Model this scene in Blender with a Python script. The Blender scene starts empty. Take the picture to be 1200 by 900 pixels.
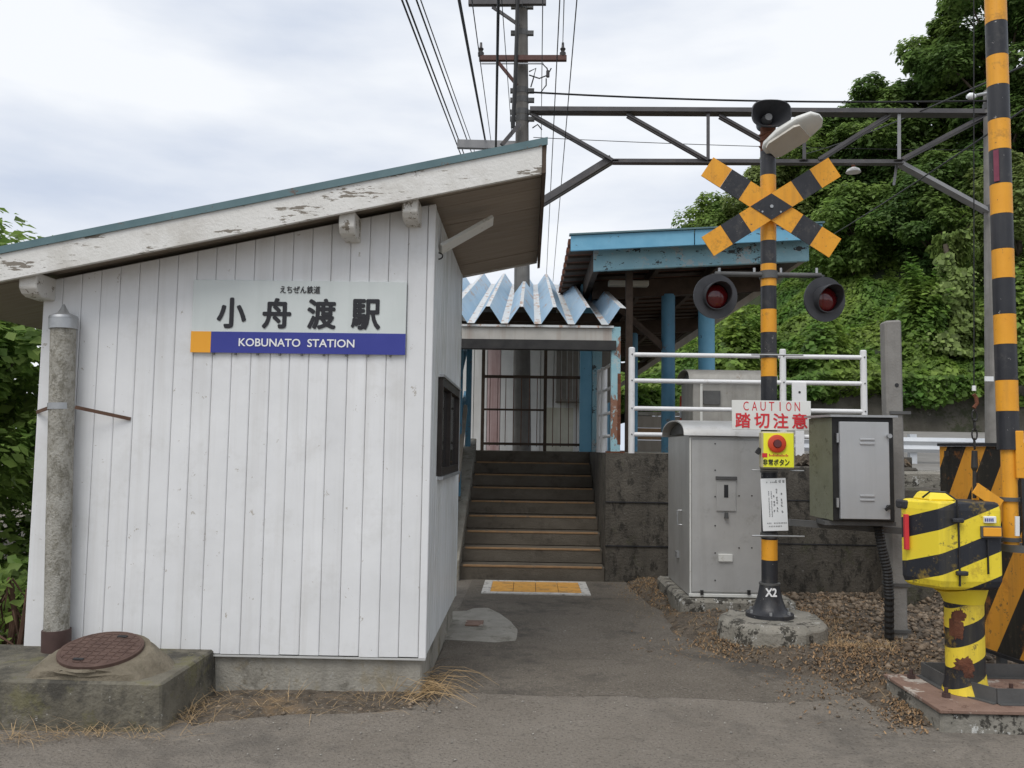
import bpy, bmesh, math, random
import numpy as np
from mathutils import Vector, Matrix, noise
random.seed(7); RNG = np.random.default_rng(7)
R = math.radians
scene = bpy.context.scene
COL = scene.collection

# ------------------------------------------------------------------ camera, sky, sun, exposure
F_PX = 985.0                       # focal length in pixels of a 1200 px wide picture
CAM_H = 1.55
cam_d = bpy.data.cameras.new('camera'); cam = bpy.data.objects.new('camera', cam_d); COL.objects.link(cam)
cam_d.sensor_width = 36.0; cam_d.lens = 36.0 * F_PX / 1200.0
cam_d.clip_start = 0.05; cam_d.clip_end = 3000
YAW, PITCH, ROLL = math.atan(20 / F_PX), math.atan(75 / F_PX), 0.015
CAM_M = Matrix.Translation((0, 0, CAM_H)) @ Matrix.Rotation(YAW, 4, 'Z') @ Matrix.Rotation(math.pi / 2 + PITCH, 4, 'X') @ Matrix.Rotation(ROLL, 4, 'Z')
cam.matrix_world = CAM_M
scene.camera = cam

SUN_EL, SUN_AZ = R(57), R(208)     # high, veiled sun behind the viewer and to the left
w = bpy.data.worlds.new('World'); scene.world = w; w.use_nodes = True
nt = w.node_tree; nt.nodes.clear()
def N(t, typ, **kw):
    n = t.nodes.new(typ)
    for k, v in kw.items(): setattr(n, k, v)
    return n
out = N(nt, 'ShaderNodeOutputWorld'); bg = N(nt, 'ShaderNodeBackground'); bg.inputs['Strength'].default_value = 0.10
sky = N(nt, 'ShaderNodeTexSky', sky_type='NISHITA', sun_disc=False, sun_elevation=SUN_EL, sun_rotation=SUN_AZ)
tc = N(nt, 'ShaderNodeTexCoord'); mp = N(nt, 'ShaderNodeMapping'); mp.inputs['Scale'].default_value = (1.0, 1.0, 3.6)
mp.inputs['Rotation'].default_value = (0, R(12), R(20)); mp.inputs['Location'].default_value = (.4, .2, .1)
nz = N(nt, 'ShaderNodeTexNoise'); nz.inputs['Scale'].default_value = 1.9; nz.inputs['Detail'].default_value = 7; nz.inputs['Roughness'].default_value = .5
rp = N(nt, 'ShaderNodeValToRGB'); e = rp.color_ramp.elements
e[0].position = .36; e[0].color = (4.75, 5.3, 6.35, 1); e[1].position = .60; e[1].color = (7.45, 7.65, 7.95, 1)
mx = N(nt, 'ShaderNodeMix', data_type='RGBA'); mx.inputs['Factor'].default_value = .96
nt.links.new(tc.outputs['Generated'], mp.inputs['Vector']); nt.links.new(mp.outputs['Vector'], nz.inputs['Vector'])
nt.links.new(nz.outputs['Fac'], rp.inputs['Fac']); nt.links.new(sky.outputs['Color'], mx.inputs['A']); nt.links.new(rp.outputs['Color'], mx.inputs['B'])
nt.links.new(mx.outputs['Result'], bg.inputs['Color']); nt.links.new(bg.outputs[0], out.inputs[0])
sun_d = bpy.data.lights.new('sun', 'SUN'); sun_d.energy = 1.5; sun_d.angle = R(34); sun_d.color = (1, .965, .92)
sun = bpy.data.objects.new('sun', sun_d); COL.objects.link(sun)
sd = Vector((math.sin(SUN_AZ) * math.cos(SUN_EL), math.cos(SUN_AZ) * math.cos(SUN_EL), math.sin(SUN_EL)))
sun.rotation_euler = sd.to_track_quat('Z', 'Y').to_euler(); sun.location = sd * 60
vs = scene.view_settings; vs.view_transform = 'Standard'; vs.look = 'None'; vs.gamma = 1; vs.exposure = 0.38; vs.use_curve_mapping = False
scene.cycles.max_bounces = 6; scene.cycles.transparent_max_bounces = 8

# ------------------------------------------------------------------ measuring: a pixel of the photograph at a known depth
_R3 = CAM_M.to_3x3()
def ray(px, py): return _R3 @ Vector(((px - 600) / F_PX, (450 - py) / F_PX, -1))
def P(px, py, Y):
    d = ray(px, py); t = Y / d.y
    return Vector((0, 0, CAM_H)) + d * t
def G(px, py, z=0.0):
    d = ray(px, py); t = (z - CAM_H) / d.z
    return Vector((0, 0, CAM_H)) + d * t

# ------------------------------------------------------------------ materials
MAT = {}
def pm(name, col, col2=None, scale=4, rough=.7, metal=0., bump=0., bscale=60, spots=(), streak=None, vary=0., island=0., stretch=(1, 1, 1), spec=.4, extra=None):
    m = bpy.data.materials.new(name); m.use_nodes = True; t = m.node_tree; L = t.links.new
    b = t.nodes['Principled BSDF']; b.inputs['Roughness'].default_value = rough; b.inputs['Metallic'].default_value = metal
    b.inputs['Specular IOR Level'].default_value = spec
    geo = N(t, 'ShaderNodeNewGeometry'); pos = geo.outputs['Position']
    def nz(sc, det=6, st=(1, 1, 1), off=0.):
        mp = N(t, 'ShaderNodeMapping'); mp.inputs['Scale'].default_value = st; mp.inputs['Location'].default_value = (off, off * .7, off * 1.3)
        n = N(t, 'ShaderNodeTexNoise'); n.inputs['Scale'].default_value = sc; n.inputs['Detail'].default_value = det; n.inputs['Roughness'].default_value = .62
        L(pos, mp.inputs['Vector']); L(mp.outputs['Vector'], n.inputs['Vector']); return n.outputs['Fac']
    def mix(a, bb, fac):
        x = N(t, 'ShaderNodeMix', data_type='RGBA')
        for s, v in ((x.inputs['A'], a), (x.inputs['B'], bb)):
            if isinstance(v, tuple): s.default_value = (*v, 1)
            else: L(v, s)
        if isinstance(fac, float): x.inputs['Factor'].default_value = fac
        else: L(fac, x.inputs['Factor'])
        return x.outputs['Result']
    def ramp(f, lo, hi, mul=1.0):
        r = N(t, 'ShaderNodeMapRange'); r.inputs['From Min'].default_value = lo; r.inputs['From Max'].default_value = hi; r.inputs['To Max'].default_value = mul
        L(f, r.inputs['Value']); return r.outputs['Result']
    c = col if col2 is None else mix(col, col2, ramp(nz(scale, 7, stretch), .3, .7))
    if extra: c = extra(t, pos, c, mix, nz, ramp)
    if streak:                                   # (colour, amount, scale) thin vertical weather streaks
        c = mix(c, streak[0], ramp(nz(streak[2], 5, (1, 1, .05), 3.1), .5, .78, streak[1]))
    for i, s in enumerate(spots):                # (colour, scale, threshold, softness, amount[, stretch])
        st = s[5] if len(s) > 5 else (1, 1, 1)
        lo_, fi = nz(s[1], 9, st, 5.7 + 3 * i), nz(s[1] * 7, 6, st, 2.2 + i)          # coarse shape broken up by fine grain
        ad = N(t, 'ShaderNodeMath', operation='MULTIPLY_ADD'); L(fi, ad.inputs[0]); ad.inputs[1].default_value = .42; L(lo_, ad.inputs[2])
        c = mix(c, s[0], ramp(ad.outputs[0], s[2] + .21, s[2] + .21 + s[3], s[4]))
    if vary or island:
        hv = N(t, 'ShaderNodeHueSaturation')
        if vary: oi = N(t, 'ShaderNodeObjectInfo'); rnd = oi.outputs['Random']; a = vary
        else: rnd = geo.outputs['Random Per Island']; a = island
        r = N(t, 'ShaderNodeMapRange'); r.inputs['To Min'].default_value = 1 - a; r.inputs['To Max'].default_value = 1 + a
        L(rnd, r.inputs['Value']); L(r.outputs['Result'], hv.inputs['Value'])
        if isinstance(c, tuple): hv.inputs['Color'].default_value = (*c, 1)
        else: L(c, hv.inputs['Color'])
        c = hv.outputs['Color']
    if isinstance(c, tuple): b.inputs['Base Color'].default_value = (*c, 1)
    else: L(c, b.inputs['Base Color'])
    if bump:
        bn = N(t, 'ShaderNodeBump'); bn.inputs['Strength'].default_value = min(1, bump * 1.0); bn.inputs['Distance'].default_value = .02
        L(nz(bscale, 8, (1, 1, 1), 1.7), bn.inputs['Height']); L(bn.outputs['Normal'], b.inputs['Normal'])
    MAT[name] = m; return m

pm('siding', (.69, .695, .695), (.77, .775, .775), 2.5, .45, bump=.16, bscale=5, vary=.03, streak=((.46, .44, .40), .32, 10), spots=(((.34, .30, .24), 13, .69, .02, .7), ((.54, .53, .50), 3, .54, .2, .35)))
pm('siding_side', (.64, .66, .66), (.72, .74, .74), 2.5, .42, bump=.05, bscale=14, vary=.04, streak=((.36, .36, .29), .55, 10), spots=(((.40, .40, .34), 2.5, .5, .2, .5, (1, 1, .4)),))
pm('groove', (.48, .48, .46), rough=.8)
pm('barge_paint', (.66, .65, .61), (.74, .73, .70), 5, .6, bump=.25, bscale=45, spots=(((.21, .185, .15), 4, .61, .012, 1., (.55, 1, 2.6)), ((.30, .27, .23), 20, .65, .02, .9, (.3, 1, 2)), ((.45, .42, .37), 2, .5, .2, .5)))
pm('purlin_paint', (.56, .54, .49), (.66, .64, .6), 8, .6, bump=.25, bscale=60, spots=(((.22, .19, .15), 13, .58, .02, 1.),))
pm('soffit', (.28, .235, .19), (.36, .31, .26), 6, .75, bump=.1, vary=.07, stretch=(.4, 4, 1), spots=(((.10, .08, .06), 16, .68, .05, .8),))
pm('roof_edge', (.085, .150, .165), (.125, .20, .215), 6, .45, bump=.05, spots=(((.13, .075, .05), 9, .64, .04, .8),))
pm('dark_metal', (.025, .024, .024), (.05, .048, .045), 8, .5, .3)
pm('window_frame', (.035, .028, .024), (.06, .05, .045), 12, .4, .4)
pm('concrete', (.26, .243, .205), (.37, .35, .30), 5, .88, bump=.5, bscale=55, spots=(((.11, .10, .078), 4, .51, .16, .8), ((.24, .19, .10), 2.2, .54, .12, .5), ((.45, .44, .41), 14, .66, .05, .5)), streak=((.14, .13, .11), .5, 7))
pm('concrete_block', (.095, .086, .064), (.20, .183, .142), 4, .9, bump=.6, bscale=45, spots=(((.045, .042, .036), 2.6, .44, .16, .85), ((.15, .14, .065), 5, .54, .1, .6), ((.45, .44, .4), 22, .69, .03, .8)))
pm('mortar', (.12, .10, .07), (.215, .185, .135), 7, .92, bump=.7, bscale=40, spots=(((.12, .105, .07), 5, .56, .1, .7),))
pm('mossy_wall', (.066, .058, .047), (.125, .112, .092), 3, .92, bump=.7, bscale=40, spots=(((.024, .022, .018), 11, .52, .10, .8, (1, 1, .55)), ((.26, .25, .23), 20, .67, .04, .6), ((.06, .065, .03), 3, .58, .1, .5)), streak=((.03, .028, .024), .6, 6))
pm('lichen_concrete', (.19, .18, .15), (.29, .27, .23), 6, .92, bump=.8, bscale=35, spots=(((.035, .032, .026), 7, .53, .05, .9), ((.55, .55, .52), 11, .63, .02, .85)))
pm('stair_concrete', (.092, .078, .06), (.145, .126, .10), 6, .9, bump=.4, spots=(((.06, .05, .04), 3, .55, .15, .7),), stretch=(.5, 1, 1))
pm('nosing', (.24, .145, .075), (.34, .21, .105), 9, .7, bump=.2, spots=(((.16, .13, .10), 12, .58, .06, .8),))
pm('pole_concrete', (.20, .19, .175), (.28, .27, .25), 5, .9, bump=.3, streak=((.10, .095, .085), .6, 8))
pm('pole_dark', (.13, .123, .112), (.19, .18, .165), 5, .9, bump=.3, streak=((.05, .047, .042), .6, 8))
pm('pipe_concrete', (.30, .285, .245), (.41, .395, .35), 9, .9, bump=.7, bscale=60, spots=(((.13, .12, .09), 16, .48, .16, .75, (1, 1, .6)), ((.20, .185, .14), 40, .55, .08, .7)))
pm('galv', (.36, .37, .375), (.46, .47, .475), 9, .42, .65, bump=.04, bscale=90)
pm('galv_dark', (.09, .09, .09), (.14, .14, .135), 6, .6, .4, bump=.1)
pm('cabinet_steel', (.47, .465, .45), (.57, .565, .545), 3, .42, .45, spots=(((.25, .235, .2), 5, .60, .15, .4),), streak=((.27, .25, .21), .35, 7))
pm('cabinet_old', (.30, .29, .265), (.40, .385, .35), 5, .6, .25, bump=.1, streak=((.16, .14, .11), .5, 9), spots=(((.20, .13, .08), 9, .64, .06, .5),))
pm('box_olive', (.13, .135, .09), (.19, .195, .14), 6, .65, .1, bump=.12, spots=(((.08, .075, .05), 9, .58, .08, .7),))
pm('box_door', (.43, .44, .45), (.48, .49, .495), 3, .45, .35, streak=((.32, .32, .31), .35, 8))
pm('white_paint', (.72, .72, .72), (.80, .80, .79), 6, .4, spots=(((.5, .47, .42), 9, .62, .1, .4),))
pm('yellow', (.82, .62, .03), (.88, .69, .05), 5, .4, bump=.05, spots=(((.42, .32, .05), 7, .63, .08, .5),))
pm('orange', (.74, .32, .022), (.82, .38, .03), 6, .48, bump=.08, streak=((.34, .17, .04), .5, 16), spots=(((.40, .19, .03), 8, .58, .12, .6), ((.05, .045, .045), 30, .68, .02, .8)))
pm('black_paint', (.017, .018, .022), (.030, .031, .036), 6, .42, bump=.08, streak=((.075, .072, .07), .5, 14), spots=(((.40, .39, .37), 22, .695, .012, .9), ((.09, .085, .075), 7, .58, .14, .5)))
pm('black_flat', (.013, .013, .014), (.03, .03, .033), 6, .6)
pm('sign_face', (.60, .64, .62), (.66, .70, .68), 3, .35, streak=((.5, .54, .52), .4, 10))
pm('sign_orange', (.84, .38, .03), rough=.4)
pm('sign_blue', (.035, .045, .27), (.045, .055, .30), 4, .4)
pm('ink', (.02, .02, .024), rough=.5)
pm('white_ink', (.82, .82, .82), rough=.5)
pm('red_ink', (.62, .035, .045), rough=.5)
pm('caution_face', (.70, .70, .66), (.76, .76, .72), 5, .4, spots=(((.5, .42, .3), 12, .66, .06, .5),))
pm('lemon', (.88, .88, .03), (.90, .90, .05), 4, .4)
pm('beige_frame', (.48, .43, .26), (.55, .5, .32), 6, .5)
pm('button_red', (.55, .055, .025), (.62, .08, .03), 6, .3)
pm('paper', (.74, .76, .76), (.80, .81, .81), 5, .6)
pm('lens', (.085, .004, .005), (.12, .006, .008), 5, .12, spec=.7)
pm('rust', (.105, .036, .02), (.19, .075, .038), 12, .85, bump=.5, spots=(((.07, .03, .02), 9, .55, .08, .7),))
pm('rust_plate', (.17, .105, .078), (.26, .17, .13), 7, .8, bump=.3, spots=(((.52, .48, .42), 5, .58, .07, .8), ((.09, .045, .03), 11, .58, .06, .7)))
pm('iron_cover', (.085, .050, .040), (.135, .085, .068), 14, .7, .2, bump=.2)
pm('brown_sleeve', (.055, .032, .028), (.085, .05, .043), 9, .6)
pm('blue_paint', (.13, .36, .52), (.19, .44, .60), 4, .5, spots=(((.035, .03, .03), 9, .685, .015, .9, (.5, 1, 1)), ((.30, .20, .13), 6, .67, .05, .5)))
pm('blue_peel', (.22, .42, .50), (.30, .50, .56), 5, .6, bump=.3, spots=(((.035, .032, .03), 8, .58, .02, .95, (.6, 1, 1)), ((.45, .46, .45), 5, .56, .03, .7)))
pm('blue_rust', (.26, .46, .52), (.34, .54, .58), 6, .6, bump=.3, spots=(((.24, .10, .05), 4.5, .50, .04, .95, (1, 1, .45)), ((.50, .50, .47), 7, .58, .04, .6), ((.05, .035, .03), 12, .63, .02, .9)))
pm('blue_post', (.085, .23, .35), (.12, .29, .42), 4, .5, spots=(((.16, .10, .07), 7, .62, .06, .7),))
pm('fold_sheet', (.27, .42, .55), (.37, .52, .64), 3, .45, .25, bump=.06, spots=(((.42, .23, .12), 3.2, .57, .08, .75, (2.4, .5, 1)), ((.58, .60, .6), 8, .58, .1, .6)))
pm('fold_flat', (.58, .60, .60), (.66, .67, .66), 6, .5, .2, spots=(((.40, .21, .11), 5, .54, .08, .8, (2, .7, 1)),))
pm('timber_dark', (.055, .038, .028), (.10, .07, .05), 6, .85, bump=.2)
pm('timber_grey', (.26, .225, .18), (.35, .31, .26), 7, .85, bump=.2, stretch=(1, 1, .2))
pm('beam_white', (.42, .40, .36), (.50, .48, .44), 5, .7, streak=((.24, .13, .08), .9, 5))
pm('panel_white', (.68, .68, .66), (.76, .76, .74), 4, .5, streak=((.45, .40, .36), .6, 5), vary=.05)
pm('panel_pink', (.52, .38, .37), (.62, .48, .47), 4, .5, streak=((.32, .17, .15), .8, 7))
pm('panel_grey', (.22, .20, .175), (.30, .275, .24), 6, .7, streak=((.14, .12, .10), .6, 6))
pm('cream_wall', (.58, .56, .46), (.68, .66, .56), 5, .8, streak=((.32, .30, .2), .6, 6))
pm('side_sheet', (.34, .33, .29), (.42, .41, .36), 4, .7, streak=((.2, .17, .13), .6, 8))
pm('steel_truss', (.075, .072, .075), (.12, .115, .115), 4, .6, .3, spots=(((.16, .13, .11), 7, .6, .1, .6),))
pm('steel_truss_light', (.24, .24, .245), (.32, .32, .32), 4, .55, .4)
pm('red_arm', (.085, .040, .034), (.13, .065, .055), 9, .7)
pm('wire_black', (.012, .012, .013), rough=.6)
pm('insulator', (.05, .045, .045), rough=.3)
pm('lamp_white', (.62, .62, .58), (.70, .70, .66), 7, .4, spots=(((.40, .36, .28), 9, .6, .1, .5),))
pm('lamp_lens', (.50, .47, .41), (.58, .55, .48), 9, .35)
pm('speaker_grey', (.035, .036, .040), (.055, .056, .062), 7, .5)
pm('blob_grey', (.18, .18, .18), rough=.4)
pm('plastic_black', (.014, .014, .014), (.025, .025, .025), 9, .45)
pm('tactile', (.62, .30, .06), (.74, .40, .10), 14, .75, bump=.2, spots=(((.33, .20, .09), 10, .52, .1, .7),))
pm('mark_white', (.50, .48, .44), (.62, .60, .56), 12, .8, spots=(((.18, .17, .155), 14, .55, .08, .8),))
pm('patch_concrete', (.25, .235, .20), (.34, .32, .28), 8, .92, bump=.6, bscale=50, spots=(((.14, .13, .10), 5, .55, .12, .7),))
pm('stone', (.13, .098, .068), (.255, .20, .145), 11, .9, bump=.4, island=.5)
pm('pebble', (.29, .27, .24), (.38, .36, .32), 20, .9, island=.3)
pm('dry_grass', (.32, .215, .105), (.46, .33, .18), 9, .9, island=.35)
pm('brown_litter', (.13, .085, .05), (.25, .17, .105), 14, .9, island=.5)
pm('litter_dark', (.13, .078, .04), (.28, .18, .095), 25, .95, island=.6)
pm('bark', (.075, .06, .045), (.13, .105, .08), 9, .95, bump=.7, stretch=(1, 1, .2))
pm('vine', (.085, .045, .03), (.13, .075, .05), 15, .9)
pm('soil', (.075, .06, .045), (.14, .113, .085), 5, .95, bump=1., bscale=35, spots=(((.24, .16, .085), 2.2, .56, .14, .6), ((.035, .028, .02), 14, .52, .1, .7), ((.30, .27, .22), 45, .60, .05, .6)))
pm('hill_soil', (.018, .026, .010), (.034, .045, .017), 1.2, .95, bump=.5, bscale=5)
pm('far_wall', (.060, .055, .042), (.115, .105, .085), 1.5, .95, bump=.6, bscale=14, spots=(((.035, .042, .018), 1.7, .5, .1, .8), ((.26, .25, .22), 1.3, .66, .04, .7)), streak=((.035, .03, .022), .6, 2))
pm('far_road', (.19, .18, .165), (.25, .24, .22), 2, .9, bump=.1)
pm('guard_rail', (.60, .63, .66), (.68, .70, .72), 3, .45, .2)
pm('purple_tape', (.16, .03, .06), (.22, .05, .08), 20, .6)
pm('glass_dark', (.02, .022, .024), rough=.06, spec=.8)
pm('fluoro', (.42, .39, .32), (.5, .47, .4), 6, .5)

def leaf_mat(name, col, col2, sc, isl=.45, trans=.35):
    m = bpy.data.materials.new(name); m.use_nodes = True; t = m.node_tree; L = t.links.new
    b = t.nodes['Principled BSDF']; b.inputs['Roughness'].default_value = .55; b.inputs['Specular IOR Level'].default_value = .3
    geo = N(t, 'ShaderNodeNewGeometry'); nzn = N(t, 'ShaderNodeTexNoise'); nzn.inputs['Scale'].default_value = sc; nzn.inputs['Detail'].default_value = 4
    L(geo.outputs['Position'], nzn.inputs['Vector'])
    r = N(t, 'ShaderNodeMapRange'); r.inputs['From Min'].default_value = .35; r.inputs['From Max'].default_value = .65; L(nzn.outputs['Fac'], r.inputs['Value'])
    x = N(t, 'ShaderNodeMix', data_type='RGBA'); x.inputs['A'].default_value = (*col, 1); x.inputs['B'].default_value = (*col2, 1); L(r.outputs['Result'], x.inputs['Factor'])
    hv = N(t, 'ShaderNodeHueSaturation'); r2 = N(t, 'ShaderNodeMapRange'); r2.inputs['To Min'].default_value = 1 - isl; r2.inputs['To Max'].default_value = 1 + isl
    L(geo.outputs['Random Per Island'], r2.inputs['Value']); L(r2.outputs['Result'], hv.inputs['Value']); L(x.outputs['Result'], hv.inputs['Color']); L(hv.outputs['Color'], b.inputs['Base Color'])
    tr = N(t, 'ShaderNodeBsdfTranslucent'); L(hv.outputs['Color'], tr.inputs['Color'])
    ms = N(t, 'ShaderNodeMixShader'); ms.inputs['Fac'].default_value = trans; L(b.outputs[0], ms.inputs[1]); L(tr.outputs[0], ms.inputs[2])
    L(ms.outputs[0], t.nodes['Material Output'].inputs['Surface']); MAT[name] = m
leaf_mat('leaf_tree', (.12, .215, .05), (.25, .345, .085), .55, .45, .52)
leaf_mat('leaf_tree_pale', (.15, .21, .055), (.27, .33, .11), .6, .4, .5)
leaf_mat('leaf_tree_dark', (.085, .16, .043), (.195, .285, .07), .55, .45, .52)
leaf_mat('leaf_kudzu', (.095, .20, .036), (.25, .345, .07), .6, .5, .5)
leaf_mat('leaf_pale', (.16, .23, .055), (.23, .30, .09), 1.2)
leaf_mat('leaf_near', (.12, .21, .045), (.24, .33, .08), 1.6, .45, .55)

# asphalt: an older coarse road sheet near the viewer and a finer, darker path
def asph(t, pos, c, mix, nz, ramp):
    c = mix(c, (.30, .272, .235), ramp(nz(70, 4), .54, .66, .55)); c = mix(c, (.05, .044, .037), ramp(nz(56, 4, off=9.), .54, .66, .6))
    c = mix(c, (.34, .32, .29), ramp(nz(38, 2, off=4.), .68, .74, .7))
    vo = N(t, 'ShaderNodeTexVoronoi', feature='DISTANCE_TO_EDGE'); vo.inputs['Scale'].default_value = .55
    wn_ = N(t, 'ShaderNodeTexNoise'); wn_.inputs['Scale'].default_value = 2.2; wn_.inputs['Detail'].default_value = 6; t.links.new(pos, wn_.inputs['Vector'])
    va = N(t, 'ShaderNodeVectorMath', operation='MULTIPLY_ADD'); va.inputs[1].default_value = (.9, .9, 0); t.links.new(wn_.outputs['Color'], va.inputs[0]); t.links.new(pos, va.inputs[2]); t.links.new(va.outputs[0], vo.inputs['Vector'])
    cr_ = ramp(vo.outputs['Distance'], .0, .012); iv = N(t, 'ShaderNodeMath', operation='MULTIPLY_ADD'); t.links.new(cr_, iv.inputs[0]); iv.inputs[1].default_value = -.2; iv.inputs[2].default_value = .2
    return mix(c, (.05, .045, .038), iv.outputs[0])
pm('asphalt_road', (.20, .175, .145), (.25, .222, .187), 1.6, .95, bump=1., bscale=60, spec=.2, extra=asph, spots=(((.095, .087, .077), 1.1, .52, .2, .6), ((.20, .18, .15), 2.2, .60, .12, .45), ((.28, .265, .24), 60, .66, .03, .8)))
pm('asphalt_path', (.135, .117, .095), (.182, .16, .132), 1.9, .95, bump=.9, bscale=70, spec=.2, extra=asph, spots=(((.062, .057, .051), 1.3, .52, .15, .6), ((.16, .14, .115), 1.6, .57, .14, .55)))

def stripes(name, ca, cb, per, duty, axis, off=0., rust=True, rough=.42):
    def ex(t, pos, c, mix, nz, ramp):
        d = N(t, 'ShaderNodeVectorMath', operation='DOT_PRODUCT'); d.inputs[1].default_value = axis; t.links.new(pos, d.inputs[0])
        a = N(t, 'ShaderNodeMath', operation='ADD'); a.inputs[1].default_value = 50 * per + off; t.links.new(d.outputs['Value'], a.inputs[0])
        mo = N(t, 'ShaderNodeMath', operation='MODULO'); mo.inputs[1].default_value = per; t.links.new(a.outputs[0], mo.inputs[0])
        lt = N(t, 'ShaderNodeMath', operation='LESS_THAN'); lt.inputs[1].default_value = per * duty; t.links.new(mo.outputs[0], lt.inputs[0])
        return mix(ca, cb, lt.outputs[0])
    sp = (((ca[0] * .5, ca[1] * .42, ca[2] * .8), 6, .56, .14, .55), ((.09, .07, .045), 13, .63, .05, .7), ((.30, .28, .24), 34, .70, .02, .7)) if rust else ()
    return pm(name, ca, extra=ex, rough=rough + .08, bump=.10, bscale=30, spots=sp, streak=((.10, .085, .05), .45, 11))
stripes('machine_stripe', (.84, .66, .04), (.020, .022, .028), .265, .47, (-.40, .10, 1), .02 - .13)
stripes('pedestal_stripe', (.80, .60, .045), (.016, .016, .019), .235, .5, (-.45, 0, 1), .06)
stripes('board_stripe', (.74, .33, .035), (.022, .020, .016), .42, .5, (0, .98, .56), .12, rough=.55)

# ------------------------------------------------------------------ mesh helpers
W = {}
class MB:
    def __init__(s): s.v = []; s.f = []
    def add(s, vs, fs):
        o = len(s.v); s.v += [tuple(v) for v in vs]; s.f += [tuple(i + o for i in f) for f in fs]; return s
    def box(s, x0, x1, y0, y1, z0, z1):
        return s.hexa([(x0, y0, z0), (x1, y0, z0), (x1, y1, z0), (x0, y1, z0)], [(x0, y0, z1), (x1, y0, z1), (x1, y1, z1), (x0, y1, z1)])
    def hexa(s, a, b): return s.loft(a, b)
    def loft(s, a, b, cap=True):
        n = len(a); fs = [(i, (i + 1) % n, n + (i + 1) % n, n + i) for i in range(n)]
        if cap: fs += [tuple(reversed(range(n))), tuple(range(n, 2 * n))]
        return s.add(list(a) + list(b), fs)
    def rings(s, rings, cap=True):
        n = len(rings[0]); fs = []
        for k in range(len(rings) - 1):
            for i in range(n): fs.append((k * n + i, k * n + (i + 1) % n, (k + 1) * n + (i + 1) % n, (k + 1) * n + i))
        if cap: fs += [tuple(reversed(range(n))), tuple(range((len(rings) - 1) * n, len(rings) * n))]
        return s.add([p for r in rings for p in r], fs)
    def tube(s, pts, r, seg=10, cap=True):
        pts = [Vector(p) for p in pts]; rs = r if isinstance(r, (list, tuple)) else [r] * len(pts); rr = []
        for k, p in enumerate(pts):
            d = (pts[min(k + 1, len(pts) - 1)] - pts[max(k - 1, 0)]).normalized()
            up = Vector((0, 0, 1)) if abs(d.z) < .9 else Vector((0, 1, 0))
            a = d.cross(up).normalized(); b = a.cross(d)
            rr.append([p + (a * math.cos(2 * math.pi * i / seg) + b * math.sin(2 * math.pi * i / seg)) * rs[k] for i in range(seg)])
        return s.rings(rr, cap)
    def bar(s, p0, p1, w_, h_, up=(0, 0, 1)):
        p0, p1 = Vector(p0), Vector(p1); d = (p1 - p0).normalized(); u = Vector(up)
        a = d.cross(u)
        if a.length < 1e-3: a = d.cross(Vector((0, 1, 0)))
        a.normalize(); b = a.cross(d).normalized(); a *= w_ / 2; b *= h_ / 2
        return s.loft([p0 - a - b, p0 + a - b, p0 + a + b, p0 - a + b], [p1 - a - b, p1 + a - b, p1 + a + b, p1 - a + b])
    def angle(s, p0, p1, w_, th=.008, up=(0, 0, 1)):     # an L-section bar
        p0, p1 = Vector(p0), Vector(p1); d = (p1 - p0).normalized(); a = d.cross(Vector(up)).normalized(); b = a.cross(d).normalized()
        sec = [(0, 0), (w_, 0), (w_, th), (th, th), (th, w_), (0, w_)]
        return s.loft([p0 + a * (x - w_ / 2) + b * (y - w_ / 2) for x, y in sec], [p1 + a * (x - w_ / 2) + b * (y - w_ / 2) for x, y in sec])
    def disc(s, c, nrm, r, th, seg=24):
        c = Vector(c); n = Vector(nrm).normalized(); return s.tube([c - n * th / 2, c + n * th / 2], r, seg)
    def build(s, name, mat, parent=None, bev=0., smooth=False, kind=None, label=None):
        me = bpy.data.meshes.new(name); a = np.array(s.v, dtype=float); c = (a.min(0) + a.max(0)) / 2
        me.from_pydata((a - c).tolist(), [], s.f); me.materials.append(MAT[mat])
        bm = bmesh.new(); bm.from_mesh(me); bmesh.ops.recalc_face_normals(bm, faces=bm.faces)
        if bev: bmesh.ops.bevel(bm, geom=[e for e in bm.edges if len(e.link_faces) == 2 and e.calc_face_angle() > .6], offset=bev, segments=1, profile=.5, affect='EDGES', clamp_overlap=True)
        bm.to_mesh(me); bm.free()
        if smooth:
            for p in me.polygons: p.use_smooth = True
            me.set_sharp_from_angle(angle=R(40))
        return link(name, me, c, parent, kind, label)
def link(name, me, c, parent=None, kind=None, label=None):
    o = bpy.data.objects.new(name, me); COL.objects.link(o); c = Vector(c); W[o.name] = c
    if parent is not None: o.parent = parent; o.location = c - W[parent.name]
    else: o.location = c
    if kind: o['kind'] = kind
    if label: o['label'] = label
    return o
def thing(name, loc, label, cat, group=None):
    o = bpy.data.objects.new(name, None); COL.objects.link(o); o.location = loc; o.empty_display_size = .2; W[o.name] = Vector(loc)
    return tag(o, label, cat, group)
def tag(o, label, cat, group=None):
    o['label'] = label; o['category'] = cat
    if group: o['group'] = group
    return o
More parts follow.
